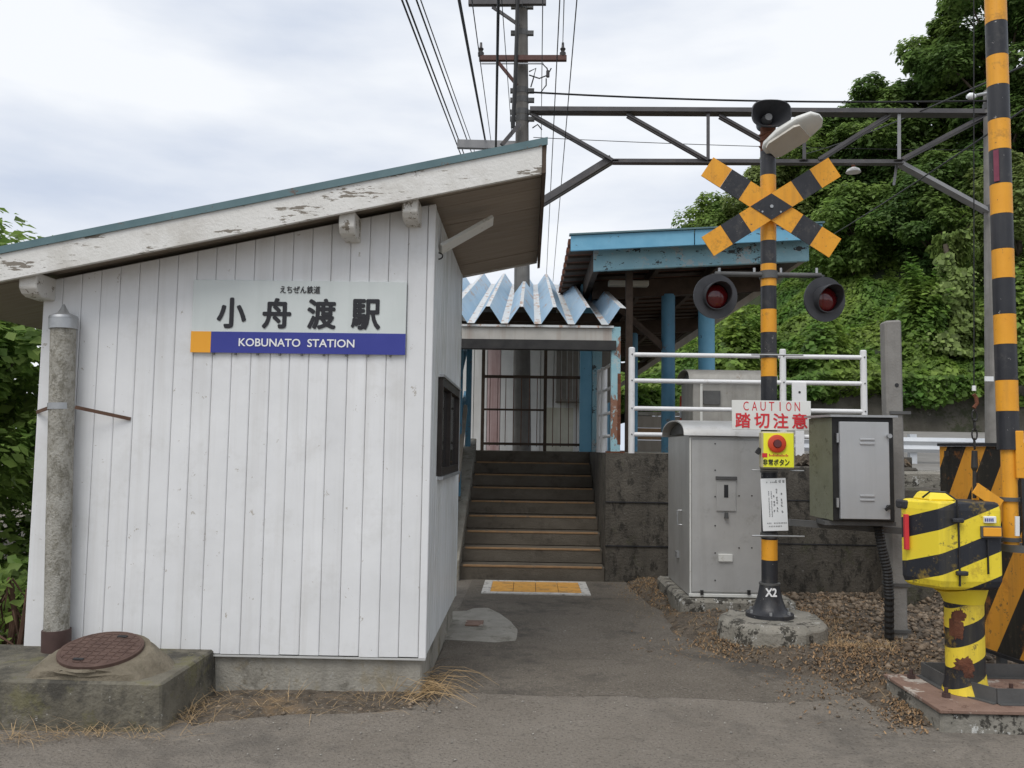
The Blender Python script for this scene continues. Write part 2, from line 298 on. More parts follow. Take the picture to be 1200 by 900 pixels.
def text(body, x0, x1, z0, z1, Y, mat, parent, bold=0., name='lettering', chars=None):
    """letters as thin raised print on the plane y = Y; chars = list of (x0, x1) to set each character by itself; bold in metres"""
    jobs = [(body, x0, x1)] if chars is None else [(ch, a, b) for ch, (a, b) in zip(body, chars)]
    for s_, a, b in jobs:
        mb = MB(); c = bpy.data.curves.new('t', 'FONT'); c.body = s_; c.size = 1; c.resolution_u = 3
        o = bpy.data.objects.new('t', c); COL.objects.link(o); dg = bpy.context.evaluated_depsgraph_get(); dg.update()
        me = bpy.data.meshes.new_from_object(o.evaluated_get(dg)); v = np.array([x.co[:] for x in me.vertices]); mn, mxx = v.min(0), v.max(0)
        offs = [(0, 0)] if not bold else [(bold * math.cos(t_), bold * math.sin(t_)) for t_ in [k * math.pi / 4 for k in range(8)]]
        for k, (dx, dz) in enumerate(offs):
            vs_ = [(a + bold + dx + (p[0] - mn[0]) / (mxx[0] - mn[0]) * (b - a - 2 * bold), Y - .00025 * k, z0 + bold + dz + (p[1] - mn[1]) / (mxx[1] - mn[1]) * (z1 - z0 - 2 * bold)) for p in v]
            mb.add(vs_, [tuple(p.vertices) for p in me.polygons])
        bpy.data.objects.remove(o); bpy.data.curves.remove(c); bpy.data.meshes.remove(me)
        me = bpy.data.meshes.new(name); q = np.array(mb.v); c = (q.min(0) + q.max(0)) / 2
        me.from_pydata((q - c).tolist(), [], mb.f); me.materials.append(MAT[mat]); link(name if chars is None else 'character', me, c, parent)
def soup(name, verts, faces, mat, parent=None, kind=None, c=(0, 0, 0)):
    """many small quads at once from arrays"""
    me = bpy.data.meshes.new(name); n = len(verts); k = faces.shape[1]
    c = np.array(c, dtype=np.float32)
    me.vertices.add(n); me.vertices.foreach_set('co', (verts - c).astype(np.float32).ravel())
    me.loops.add(faces.size); me.loops.foreach_set('vertex_index', faces.astype(np.int32).ravel())
    me.polygons.add(len(faces)); me.polygons.foreach_set('loop_start', np.arange(0, faces.size, k, dtype=np.int32)); me.polygons.foreach_set('loop_total', np.full(len(faces), k, dtype=np.int32))
    me.update(calc_edges=True); me.materials.append(MAT[mat]); return link(name, me, c.tolist(), parent, kind)
def leaves(pts, size, up=None, upw=.6, asp=.75):
    """folded pointed leaves: two triangles each, 4 vertices"""
    n = len(pts); d = RNG.normal(size=(n, 3)); d /= np.linalg.norm(d, axis=1)[:, None]
    nm = RNG.normal(size=(n, 3)); nm /= np.linalg.norm(nm, axis=1)[:, None]
    if up is not None: nm = nm * (1 - upw) + up * upw * 1.4
    a = np.cross(d, nm); a /= np.linalg.norm(a, axis=1)[:, None] + 1e-9; b = np.cross(nm, a); b /= np.linalg.norm(b, axis=1)[:, None] + 1e-9
    nm = nm / (np.linalg.norm(nm, axis=1)[:, None] + 1e-9)
    s_ = (size * (.45 + 1.25 * RNG.random(n) ** 1.6))[:, None]
    v = np.empty((n, 4, 3)); v[:, 0] = pts - b * s_ * .5; v[:, 1] = pts + a * s_ * asp * .5 + nm * s_ * .12; v[:, 2] = pts + b * s_ * .6; v[:, 3] = pts - a * s_ * asp * .5 + nm * s_ * .12
    i = np.arange(n)[:, None] * 4; f = np.concatenate([i + np.array([[0, 1, 2]]), i + np.array([[0, 2, 3]])])
    return v.reshape(-1, 3), f

# ================================================================== THE SETTING
def hgt(x, y):                                  # ground: nearly level, faint undulation near the viewer
    z = .012 * noise.noise((x * .9, y * .9, 0)) + .006 * noise.noise((x * 2.6, y * 2.6, 4))
    return z if y < 9 and abs(x) < 9 else 0.
def sheet(name, xs, ys, fn, mat, kind='structure', smooth=True):
    m = MB(); vs_ = [(x, y, fn(x, y)) for y in ys for x in xs]; nx = len(xs)
    m.add(vs_, [(j * nx + i, j * nx + i + 1, (j + 1) * nx + i + 1, (j + 1) * nx + i) for j in range(len(ys) - 1) for i in range(nx - 1)])
    return m.build(name, mat, None, kind=kind, smooth=smooth)
def lin(a, b, n): return [a + (b - a) * i / (n - 1) for i in range(n)]
sheet('road', [-600, -60, -15] + lin(-9, 9, 91) + [15, 60, 600], [-600, -60, -10] + lin(-4, 8.8, 65) + [12, 60, 900], lambda x, y: hgt(x, y) - .004, 'asphalt_road')
SOIL = [(4.0, 2.05), (4.75, 2.02), (5.8, 1.98), (6.3, 1.52), (6.8, 1.24), (8.0, 1.16), (9.2, 1.06), (12., 1.0)]
def soil_x(y): return float(np.interp(y, [a for a, b in SOIL], [b for a, b in SOIL])) + .07 * noise.noise((0, y * 2.5, 7)) + .03 * noise.noise((0, y * 9, 3))
# the darker path up to the stairs, its worn edge about at the front of the building
def path_edge(x): return G(520, 812).y + .10 * noise.noise((x * 1.7, 0, 2)) + .03 * noise.noise((x * 7, 0, 5))
m = MB(); xs = lin(P(500, 770, 5.34).x - .02, 2.05, 61)
def right_lim(t): return t
rows = 40; gv = []
for j in range(rows):
    f = j / (rows - 1)
    for x in xs:
        y0 = path_edge(x); y = y0 + (9.98 - y0) * f
        edge = max(0, 1 - f * 22)
        # the right border of the path runs obliquely toward the stairs
        lim = soil_x(y) + .12
        gv.append((min(x, lim), y, hgt(min(x, lim), y) + .010 - .013 * edge))
m.add(gv, [(j * 61 + i, j * 61 + i + 1, (j + 1) * 61 + i + 1, (j + 1) * 61 + i) for j in range(rows - 1) for i in range(60)])
m.build('path', 'asphalt_path', kind='structure', smooth=True)
# bare ground beside the path, under cabinet, signal and gate
def gnd(x, y):
    a = max(0, min(1, (x - soil_x(y) + .07) / .42)); a = a * a * (3 - 2 * a) * max(0, min(1, (y - 4.80 - .05 * noise.noise((x * 5, 0, 1))) / .3))
    bank = max(0, min(1, (y - 7.2) / 2.6)) * max(0, min(1, (x - 3.75) / .7)) * .95
    return -.045 + bank + a * (float(np.interp(y, [5.6, 6.4, 7.4, 8.5], [.075, .145, .145, .09])) + .035 * noise.noise((x * 2, y * 2, 1)) + .02 * noise.noise((x * 6, y * 6, 3)) + .015 * max(0, min(1, (y - 8) / 2)))
sheet('soil_verge', lin(.9, 12, 140), lin(4.3, 14.2, 140), gnd, 'soil')
# bare soil along the foot of the house
m = MB(); so = [(205, 842), (225, 818), (260, 806), (330, 806), (420, 808), (495, 806), (520, 790), (528, 800), (515, 816), (470, 830), (400, 836), (320, 838), (260, 846), (215, 852)]
op = [G(*p) for p in so]; cen = sum(op, Vector()) / len(op); rg_ = []
for f_, z_ in ((1.0, -.012), (.9, .006), (.7, .018), (.35, .022)):
    rr = []
    for i in range(len(op) * 4):
        p = op[i // 4].lerp(op[(i // 4 + 1) % len(op)], (i % 4) / 4); p = cen.lerp(p, f_); rr.append((p.x, p.y + .02 * noise.noise((p.x * 8, p.y * 8, 1)), z_ + .012 * noise.noise((p.x * 14, p.y * 14, 2))))
    rg_.append(rr)
m.rings(rg_); m.build('soil_strip', 'soil', kind='structure', smooth=True)
PZ = 1.51                                       # platform level
PXR = 4.5
m = MB().box(.92, PXR, 9.98, 34, -.3, PZ); pf = m.build('platform', 'mossy_wall', kind='structure')
MB().box(1.02, PXR - .05, 10.2, 33.9, PZ, PZ + .006).build('platform_paving', 'concrete', pf)
m = MB()
for zz in (.42, .93): m.box(.915, PXR, 9.968, 9.984, zz, zz + .012)
m.build('joint', 'black_flat', pf)
lw = MB().box(P(898, 600, 9.35).x, P(1075, 600, 9.35).x, 9.3, 9.975, -.3, 1.40).build('retaining_wall', 'mossy_wall', bev=.02)
tag(lw, 'low blotchy dark concrete wall behind the striped signal pole', 'wall')
for zz in (.55, 1.02): MB().box(P(900, 600, 9.35).x, P(1073, 600, 9.35).x, 9.294, 9.31, zz, zz + .012).build('joint', 'black_flat', lw)
m = MB()
for k in range(90):
    x = random.uniform(2.9, 4.3); y = random.uniform(9.35, 9.95); r = random.uniform(.03, .09)
    m.tube([(x - r, y, 1.41), (x, y + r * .3, 1.41 + r * .8), (x + r, y, 1.40 + r * .2)], [r * .3, r * .8, r * .25], 6)
tag(m.build('rubble_heap', 'soil', smooth=True), 'heap of brown rubble and soil on top of the blotchy wall', 'rubble')['kind'] = 'stuff'
# concrete ledges to the right of the concrete post
lg = thing('concrete_steps', P(1085, 640, 8.6), 'low stained concrete ledges right of the grey concrete post', 'steps')
MB().box(P(1056, 600, 9.0).x, P(1150, 600, 9.0).x, 8.9, 10, -.2, P(1080, 553, 9.0).z).build('ledge', 'lichen_concrete', lg, bev=.02)
MB().box(P(1050, 600, 8.5).x, P(1108, 600, 8.5).x, 8.4, 8.898, -.2, P(1080, 572, 8.5).z).build('ledge', 'mossy_wall', lg, bev=.02)

# far road climbing behind, guard rail, stone wall and hill
def rz(x, y): return 1.30 + (y - 14.5) * .105
sheet('far_road', lin(4.6, 60, 30), lin(13.9, 22.6, 12), rz, 'far_road')
m = MB(); m.add([(4.6, 13.9, 0), (60, 13.9, 0), (60, 13.9, rz(0, 13.9)), (4.6, 13.9, rz(0, 13.9))], [(0, 1, 2, 3)]); m.add([(11.5, 11.5, -.1), (60, 11.5, -.1), (60, 13.9, rz(0, 13.9) - .02), (11.5, 13.9, rz(0, 13.9) - .02)], [(0, 1, 2, 3)])
m.build('embankment', 'soil', kind='structure')
MB().add([(4.6, 14.15, rz(0, 14.15) + .005), (60, 14.15, rz(0, 14.15) + .005), (60, 14.28, rz(0, 14.28) + .005), (4.6, 14.28, rz(0, 14.28) + .005)], [(0, 1, 2, 3)]).build('road_line', 'mark_white', kind='structure')
gr = thing('guard_rail', (7, 15.2, rz(0, 15.2)), 'white steel guard rail along the road behind the striped board', 'guard rail')
zr = P(1085, 520, 15.2).z
sec = [(15.2, zr - .16), (15.16, zr - .10), (15.2, zr - .03), (15.16, zr + .04), (15.2, zr + .11), (15.23, zr + .11), (15.19, zr + .04), (15.23, zr - .03), (15.19, zr - .10), (15.23, zr - .16)]
MB().loft([(4.7, a, b) for a, b in sec], [(30, a, b) for a, b in sec]).build('rail', 'guard_rail', gr)
for k in range(7):
    x = P(1069, 530, 15.3).x - 3.2 + k * 3.2
    MB().box(x - .06, x + .06, 15.24, 15.36, rz(0, 15.3) - .1, zr + .17).build('post', 'guard_rail', gr)

WALL_Y = 23.0
def wall_top(x): return 3.35 + .5 * noise.noise((x * .25, 0, 0))
m = MB(); xs = lin(5, 70, 66); n = len(xs)
vs_ = [(x, WALL_Y + .1 * noise.noise((x, 0, 3)), 1.6) for x in xs] + [(x, WALL_Y + .45 + .1 * noise.noise((x, 2, 3)), wall_top(x)) for x in xs] + [(x, WALL_Y + 3, wall_top(x) + .05) for x in xs]
m.add(vs_, [(r_ * n + i, r_ * n + i + 1, (r_ + 1) * n + i + 1, (r_ + 1) * n + i) for r_ in range(2) for i in range(n - 1)])
tag(m.build('stone_wall', 'far_wall', smooth=True), 'old dark retaining wall at the foot of the overgrown slope', 'wall')
def hill(x, y):
    s = .16 + .62 * max(0, min(1, (x - 5.5) / 10.)) + .12 * max(0, min(1, (x - 15) / 8))
    d = max(0, y - (WALL_Y + .3)); d = d if d < 15 else 15 + (d - 15) * .02
    left = max(0, min(1, (x + 6) / 11))
    return (3.2 + d * s) * left + .7 * noise.noise((x * .23, y * .23, 0)) * min(1, d / 3)
sheet('hill', lin(-8, 90, 110), lin(WALL_Y + .4, 90, 70), lambda x, y: hill(x, y) - .25, 'hill_soil')
# kudzu blanket: leaves over lumps of the slope
n = 270000
x = RNG.uniform(.8, 27, n); y = WALL_Y + .2 + RNG.power(1.0, n) * 15
ok = (x / y > .04) & (x / y < .66); x, y = x[ok], y[ok]
def lump(a, b): return .9 * noise.noise((a * .55, b * .55, 2)) + .45 * noise.noise((a * 1.5, b * 1.5, 7))
lp = np.array([lump(a, b) for a, b in zip(x, y)]); z = np.array([hill(a, b) for a, b in zip(x, y)]) + lp * .75 + RNG.uniform(-.22, .06, len(x))
eps = .3; gx = (np.array([hill(a + eps, b) + .75 * lump(a + eps, b) for a, b in zip(x, y)]) - z) / eps; gy = (np.array([hill(a, b + eps) + .75 * lump(a, b + eps) for a, b in zip(x, y)]) - z) / eps
up = np.stack([-np.clip(gx, -1.5, 1.5), -np.clip(gy, -1.5, 1.5), np.ones_like(gx)], 1); up /= np.linalg.norm(up, axis=1)[:, None]
# trailing curtain over the stone wall
nw = 9000; xw = RNG.uniform(5, 24, nw); drop = RNG.power(.55, nw); dl = np.array([.15 + .9 * max(0, noise.noise((a * .5, 0, 9)) + .35) for a in xw])
zw = np.array([wall_top(a) for a in xw]) + .35 - drop * dl * 1.3; yw = WALL_Y + .15 - RNG.uniform(0, .35, nw)
pts = np.concatenate([np.stack([x, y, z], 1), np.stack([xw, yw, zw], 1)]); ups = np.concatenate([up, np.tile([[0, -.8, .6]], (nw, 1))])
v, f = leaves(pts, .135, ups, .55, .95)
o = soup('kudzu_vines', v, f, 'leaf_kudzu', kind='stuff', c=(15, 28, 6)); tag(o, 'bright green climbing vines blanketing the slope above the wall', 'vines')

# ---- trees
def tree(name, base, h, rx, ry, crown_lo, label, mat='leaf_tree', nl=14000, size=.30, clumps=26, lean=(0, 0), group=None, seed=0, trunk_r=.2):
    rg = random.Random(seed); base = Vector(base); t = thing(name, base, label, 'tree', group)
    top = base + Vector((lean[0], lean[1], h * .8)); m = MB(); pts = [base + (top - base) * k / 6 + Vector((rg.uniform(-.1, .1), rg.uniform(-.1, .1), 0)) * (h / 10) for k in range(7)]; pts[0] = base - Vector((0, 0, .4))
    m.tube(pts, [trunk_r * (1 - .13 * k) for k in range(7)], 8); cl = []
    for c in range(clumps):
        zf = crown_lo + (1 - crown_lo) * (c + .5) / clumps; prof = math.sin(math.pi * min(1, max(.08, (zf - crown_lo * .8) / (1.06 - crown_lo * .8)))) ** .6
        an = c * 2.4 + rg.uniform(-.5, .5); rr = rg.uniform(.35, .95) * prof
        ctr = base + Vector((lean[0] * zf + math.cos(an) * rx * rr, lean[1] * zf + math.sin(an) * ry * rr, h * zf * .97))
        cl.append((ctr, rg.uniform(.55, 1.) * (.30 + .22 * prof) * min(rx, ry)))
        k = min(5, max(1, int(zf * 5))); q = pts[k]; mid = q.lerp(ctr, .5) + Vector((0, 0, .06 * h * rg.uniform(0, .6)))
        m.tube([q, mid, ctr], [trunk_r * .32 * (1.2 - zf * .5), trunk_r * .18, .012], 5)
    m.build('trunk', 'bark', t, smooth=True)
    per = nl // clumps; P_ = []; U_ = []
    for ctr, r_ in cl:
        d = RNG.normal(size=(per, 3)); d /= np.linalg.norm(d, axis=1)[:, None]; rad = r_ * RNG.uniform(.35, 1, per) ** .5 * (1 + .35 * np.array([noise.noise((q[0] * 2.2 + ctr.x, q[1] * 2.2, q[2] * 2.2 + ctr.z)) for q in d]))
        P_.append(np.array(ctr) + d * rad[:, None] * np.array([1.1, 1.1, .72])); U_.append(d * .6 + np.array([0, 0, .7]))
    v, f = leaves(np.concatenate(P_), size, np.concatenate(U_), .68)
    soup('crown', v, f, mat, t, c=tuple(base + Vector((0, 0, h * .6)))); return t
def tree_at(px, py_top, Y, wpx, label, mat='leaf_tree', nl=14000, size=.3, lo=.25, clumps=34, seed=0, lean=(0, 0), zb=None):
    nl = int(nl * 2.2); size *= .54
    tp = P(px, py_top, Y); z0 = hill(tp.x, Y) - .3 if zb is None else zb; h = tp.z - z0; rx = wpx / 2 / F_PX * Y
    return tree('hillside_tree', (tp.x - lean[0], Y, z0), h, rx, rx * .9, lo, label, mat, nl, size, clumps, lean, 'trees on the slope', seed, trunk_r=.03 * h)
tree_at(838, 232, 40, 100, 'small rounded tree at the left end of the wooded ridge', nl=9000, seed=1, size=.26)
tree_at(905, 190, 38, 105, 'leafy tree directly behind the crossed warning boards', 'leaf_tree_pale', nl=14000, seed=2, size=.28, lo=.1)
tree_at(968, 138, 37, 110, 'broad tree behind the pale floodlight head', nl=16000, seed=3, size=.28, lo=.05)
tree_at(1035, 100, 36, 120, 'tall dark tree behind the right half of the steel truss', 'leaf_tree_dark', nl=18000, seed=4, lo=.05)
tree_at(1000, 225, 32, 120, 'dense shrubby tree below the right end of the truss', 'leaf_tree', nl=12000, seed=8, lo=.05, size=.26)
tree_at(1108, 30, 35, 110, 'tall tree whose dark crown leans toward the sky left of the gate boom', 'leaf_tree_dark', nl=18000, seed=5, lo=.05)
tree_at(1172, -75, 33, 150, 'tallest dark tree on the slope, directly behind the gate boom', 'leaf_tree_dark', nl=22000, seed=6, lo=.05)
tree_at(1100, 185, 30, 130, 'dark broadleaf tree under the diagonal truss brace', 'leaf_tree_dark', nl=12000, seed=9, lo=.0, size=.25)
tree_at(1190, 180, 28, 120, 'leafy tree at the right edge below the tall dark crown', 'leaf_tree_pale', nl=10000, seed=10, lo=.0, size=.24)
tree_at(1250, -20, 31, 150, 'tall tree cut by the right edge of the picture', 'leaf_tree_dark', nl=12000, seed=7, lo=.05)
# a stump smothered in pale vine leaves
sp = P(1112, 275, 25.5); sb = hill(sp.x, 25.5) - .2
vt = thing('vine_covered_snag', (sp.x, 25.5, sb), 'dead trunk smothered in pale green vines left of the gate boom', 'snag')
MB().tube([(sp.x, 25.5, sb), (sp.x + .05, 25.5, (sb + sp.z) / 2), (sp.x - .1, 25.5, sp.z - .3)], [.22, .16, .08], 8).build('trunk', 'bark', vt)
n = 8000; tt = RNG.uniform(0, 1, n) ** 1.1; an = RNG.uniform(0, 6.28, n); nn_ = np.array([noise.noise((math.cos(a_) * 1.3, math.sin(a_) * 1.3, t_ * 5)) for a_, t_ in zip(an, tt)])
rr = (.55 + .75 * nn_ - .25 * tt) * RNG.uniform(.3, 1.15, n) + (1 - tt) ** 2 * .6; tt = tt + .06 * nn_
pts = np.stack([sp.x + np.cos(an) * rr, 25.5 + np.sin(an) * rr, sb + tt * (sp.z - sb)], 1); v, f = leaves(pts, .14, np.stack([np.cos(an), np.sin(an), np.full(n, .4)], 1), .6, .95)
soup('vine_leaves', v, f, 'leaf_pale', vt, c=(sp.x, 25.5, 5))
# shrub hummocks on the slope right behind the platform
for i, (px, py, Y, wp, lb) in enumerate([(865, 372, 25, 95, 'rounded vine-covered bush behind the left signal lamp'), (960, 385, 24.6, 90, 'pale green bush behind the white railing end'), (1075, 330, 25.2, 70, 'light green bush above the stone wall left of the snag'), (1188, 300, 25, 70, 'vine-covered bush directly right of the gate boom')]):
    tp = P(px, py, Y); z0 = hill(tp.x, Y) - .3; rx = wp / 2 / F_PX * Y
    b = thing('vine_bush', (tp.x, Y, z0), lb, 'bush', 'bushes on the slope'); MB().tube([(tp.x, Y, z0 - .2), (tp.x + .05, Y, (z0 + tp.z) / 2)], [.08, .03], 6).build('stem', 'bark', b)
    n = 9000; d = RNG.normal(size=(n, 3)); d[:, 2] = np.abs(d[:, 2]); d /= np.linalg.norm(d, axis=1)[:, None]; hh = max(.6, tp.z - z0)
    k = np.array([1 + .5 * noise.noise((q[0] * 1.8 + i * 3, q[1] * 1.8, q[2] * 1.8)) + .35 * noise.noise((q[0] * 5 + i * 3, q[1] * 5, q[2] * 5)) for q in d]) * RNG.uniform(.6, 1.05, n)
    pts = np.array([tp.x, Y, z0]) + d * k[:, None] * np.array([rx, rx * .8, hh]); v, f = leaves(pts, .135, d + np.array([0, 0, .4]), .62, .95); soup('foliage', v, f, 'leaf_kudzu', b, c=(tp.x, Y, z0 + hh / 2))

# ================================================================== STATION HOUSE
WY = 5.34                                       # front wall plane
xl, xr = P(28, 760, WY).x, P(497, 770, WY).x; zb = P(370, 768, WY).z; YE = 7.55
BY = WY - .24                                   # barge board plane
pa, pb = P(0, 331, BY), P(637, 204, BY); slope = (pb.z - pa.z) / (pb.x - pa.x)
def barge_lo(x): return pa.z + (x - pa.x) * slope
ta, tb_ = P(0, 294, BY), P(637, 172, BY); hgb = ((ta.z - pa.z) + (tb_.z - pb.z)) / 2
RX0, RX1 = P(-120, 300, BY).x, P(637, 190, BY).x; YR = 7.84
sh = thing('station_house', ((xl + xr) / 2, WY, 0), 'small white metal-clad station house with single-pitch roof', 'building')
def prism_x(m, x0, x1, y0, y1, zlo, fz):        # box whose top follows the roof slope
    return m.loft([(x0, y0, zlo), (x1, y0, zlo), (x1, y1, zlo), (x0, y1, zlo)], [(x0, y0, fz(x0)), (x1, y0, fz(x1)), (x1, y1, fz(x1)), (x0, y1, fz(x0))])
m = MB(); prism_x(m, xl + .02, xr - .02, WY + .012, YE - .02, zb - .002, lambda x: barge_lo(x) + .03); m.build('wall_core', 'groove', sh)
# front siding: narrow folded sheet panels
npan = 20; pw = (xr - .035 - xl) / npan
for i in range(npan):
    x0 = xl + i * pw; x1 = x0 + pw - .002; dz = random.uniform(-.004, .004)
    m = MB(); zt = lambda x: barge_lo(x) + .02; c = .006
    a = [(x0, WY + .011, zb + dz), (x0 + .0005, WY - .004, zb + dz), (x0 + c, WY - .008, zb + dz), (x1 - c, WY - .008, zb + dz), (x1 - .0005, WY - .004, zb + dz), (x1, WY + .011, zb + dz)]
    m.loft(a, [(p[0], p[1], zt(p[0])) for p in a]); m.build('siding_panel', 'siding', sh)
m = MB(); prism_x(m, xr - .034, xr + .012, WY - .014, WY + .034, zb - .006, lambda x: barge_lo(x) + .02); m.build('corner_trim', 'siding', sh, bev=.004)
MB().box(xl - .01, xr + .01, WY - .012, WY + .02, zb - .016, zb - .006).build('drip_edge', 'groove', sh)
# side siding around the window
w0y, w1y = 5.85, 7.30; wz1 = P(507, 447, w0y).z; wz0 = P(507, 553, w0y).z
ns = 17; ps = (YE - WY - .04) / ns
def side_panel(y0, y1, z0, z1):
    a = [(xr - .02, y0), (xr - .002, y0 + .002), (xr + .006, y0 + .009), (xr + .006, y1 - .009), (xr - .002, y1 - .002), (xr - .02, y1)]
    MB().loft([(x, y, z0) for x, y in a], [(x, y, z1) for x, y in a]).build('siding_panel', 'siding_side', sh)
for i in range(ns):
    y0 = WY + .036 + i * ps; y1 = y0 + ps - .0035; zt = barge_lo(xr) + .02
    if y1 > w0y + .03 and y0 < w1y - .03: side_panel(y0, y1, zb, wz0 - .03); side_panel(y0, y1, wz1 + .03, zt)
    else: side_panel(y0, y1, zb, zt)
MB().box(xr - .03, xr + .012, YE - .03, YE + .01, zb, barge_lo(xr) + .02).build('corner_trim', 'siding_side', sh)
wn = MB()
for (a, b, c, d) in ((w0y, w1y, wz0 - .03, wz0 + .025), (w0y, w1y, wz1 - .03, wz1 + .03), (w0y, w0y + .045, wz0 + .025, wz1 - .03), (w1y - .045, w1y, wz0 + .025, wz1 - .03)): wn.box(xr - .03, xr + .03, a, b, c, d)
wn = wn.build('window', 'window_frame', sh)
MB().box(xr + .0, xr + .045, w0y - .02, w1y + .02, wz0 - .055, wz0 - .032).build('sill', 'galv', wn)
MB().box(xr + .0, xr + .04, w0y - .02, w1y + .02, wz1 + .032, wz1 + .05).build('head_flashing', 'galv', wn)
wm = (w0y + w1y) / 2
MB().box(xr - .01, xr + .022, wm - .025, wm + .025, wz0 + .026, wz1 - .031).build('meeting_stile', 'window_frame', wn)
MB().box(xr - .012, xr - .006, w0y + .046, wm - .026, wz0 + .026, wz1 - .031).build('pane', 'glass_dark', wn); MB().box(xr - .002, xr + .004, wm + .026, w1y - .046, wz0 + .026, wz1 - .031).build('pane', 'glass_dark', wn)
MB().box(xl + .015, xr - .015, WY + .02, YE - .03, -.2, zb - .017).build('foundation', 'concrete', sh, bev=.01)
# roof
rf_m = MB(); up = hgb
def slab(m, x0, x1, y0, y1, a, b):
    return m.loft([(x0, y0, barge_lo(x0) + a), (x1, y0, barge_lo(x1) + a), (x1, y1, barge_lo(x1) + a), (x0, y1, barge_lo(x0) + a)], [(x0, y0, barge_lo(x0) + b), (x1, y0, barge_lo(x1) + b), (x1, y1, barge_lo(x1) + b), (x0, y1, barge_lo(x0) + b)])
slab(rf_m, RX0, RX1 + .02, BY - .03, YR + .02, up, up + .03)
roof = rf_m.build('roof', 'roof_edge', sh, label='dull blue-green metal roof sheet')
for k in range(9):
    x = RX0 + .2 + k * (RX1 - RX0 - .3) / 8; m = MB(); slab(m, x, x + .03, BY + .1, YR, up + .03, up + .055); m.build('roof_seam', 'roof_edge', roof)
m = MB(); slab(m, RX0, RX1 + .024, BY - .034, BY - .026, up - .014, up + .033); m.build('verge_flashing', 'roof_edge', roof)
m = MB(); slab(m, RX0, RX1 - .01, BY - .022, BY + .006, 0, up - .004); m.build('barge_board', 'barge_paint', roof, bev=.003, label='white barge board with flaking paint')
m = MB(); slab(m, RX0, RX1 - .012, YR - .02, YR, .05, up - .004); m.build('barge_board', 'barge_paint', roof, bev=.003)
m = MB(); slab(m, RX1 - .008, RX1 + .016, BY - .02, YR, .0, up - .002); m.build('eave_fascia', 'timber_dark', roof)
nb = 12; bw = (YR - .03 - BY - .01) / nb
for k in range(nb):
    y0 = BY + .012 + k * bw; m = MB(); slab(m, xr - .05 if y0 > WY else RX0, RX1 - .01, y0, y0 + bw - .005, .062 + random.uniform(-.004, .004), .085); m.build('soffit_board', 'soffit', roof)
m = MB(); slab(m, RX0, xl + .02, WY - .0, YR - .03, .06, .08); m.build('soffit_board', 'soffit', roof)
m = MB(); slab(m, RX0 + .01, RX1 - .012, BY + .012, YR - .03, .092, up - .006); m.build('roof_core', 'timber_dark', roof)
def purlin(px0, px1, py0, py1, y0):
    a, b = P(px0, py0, y0), P(px1, py1, y0); x0, x1, z1, z0 = a.x, b.x, a.z, b.z; d = (z1 - z0)
    m = MB(); prof = [(y0, z1), (y0, z1 - d * .5), (y0 + .03, z1 - d * .85), (y0 + .07, z0), (WY + .02, z0), (WY + .02, z1 + .05), (y0, z1 + .05)]
    m.loft([(x0, y, z) for y, z in prof], [(x1, y, z) for y, z in prof]); m.build('purlin', 'purlin_paint', sh, bev=.006)
purlin(22, 42, 328, 346, BY + .02); purlin(397, 415, 256, 275, BY + .02); purlin(471, 489, 240, 256, BY + .02)
MB().bar((xr + .02, 5.62, P(513, 292, 5.62).z), (P(577, 258, 5.75).x, 5.75, P(577, 258, 5.75).z), .10, .022, up=(0, .4, 1)).build('bracket', 'lamp_white', sh)
m = MB(); c = P(514, 300, 5.6); ring = [c + Vector((.028 * math.cos(a), 0, .022 * math.sin(a))) for a in lin(0, 6.283, 15)]; m.tube(ring, .005, 5); m.build('hook', 'dark_metal', sh)

# station name sign
SY = WY - .014
s0, s1 = P(228, 328, SY), P(475, 417, SY); sx0, sx1 = s0.x, s1.x; sz1 = P(350, 329.5, SY).z; sz0 = P(350, 414.5, SY).z; zs = P(350, 390, SY).z
sg = thing('station_sign', ((sx0 + sx1) / 2, SY, sz0), 'wide station name board on the white clad wall', 'sign')
MB().box(sx0, sx1, SY - .012, SY + .006, sz0, sz1).build('board', 'sign_face', sg, bev=.002)
xo = P(248, 400, SY).x
MB().box(sx0 - .002, xo, SY - .0145, SY - .0121, sz0 - .001, zs).build('orange_block', 'sign_orange', sg)
MB().box(xo + .0005, sx1 + .001, SY - .0145, SY - .0121, sz0 - .001, zs).build('blue_band', 'sign_blue', sg)
ty = SY - .0155
def X(px): return P(px, 370, SY).x
def Z(py): return P(350, py, SY).z
text('小舟渡駅', 0, 0, Z(386), Z(350), ty, 'ink', sg, bold=.0062, chars=[(X(255), X(289.5)), (X(308), X(342)), (X(360.5), X(394.5)), (X(412), X(446.5))])
text('えちぜん鉄道', X(328), X(375), Z(344.5), Z(335.5), ty, 'ink', sg, bold=.0008)
text('KOBUNATO', X(282), X(354), Z(407), Z(397.5), ty - .001, 'white_ink', sg, bold=.0012)
text('STATION', X(362), X(417), Z(407), Z(397.5), ty - .001, 'white_ink', sg, bold=.0012)
m = MB()
for k in range(9):
    x = sx0 + .14 + k * .142; m.box(x, x + .012, SY - .013, SY + .0, sz0 - .014, sz0 - .0015)
m.build('clip', 'galv_dark', sg)

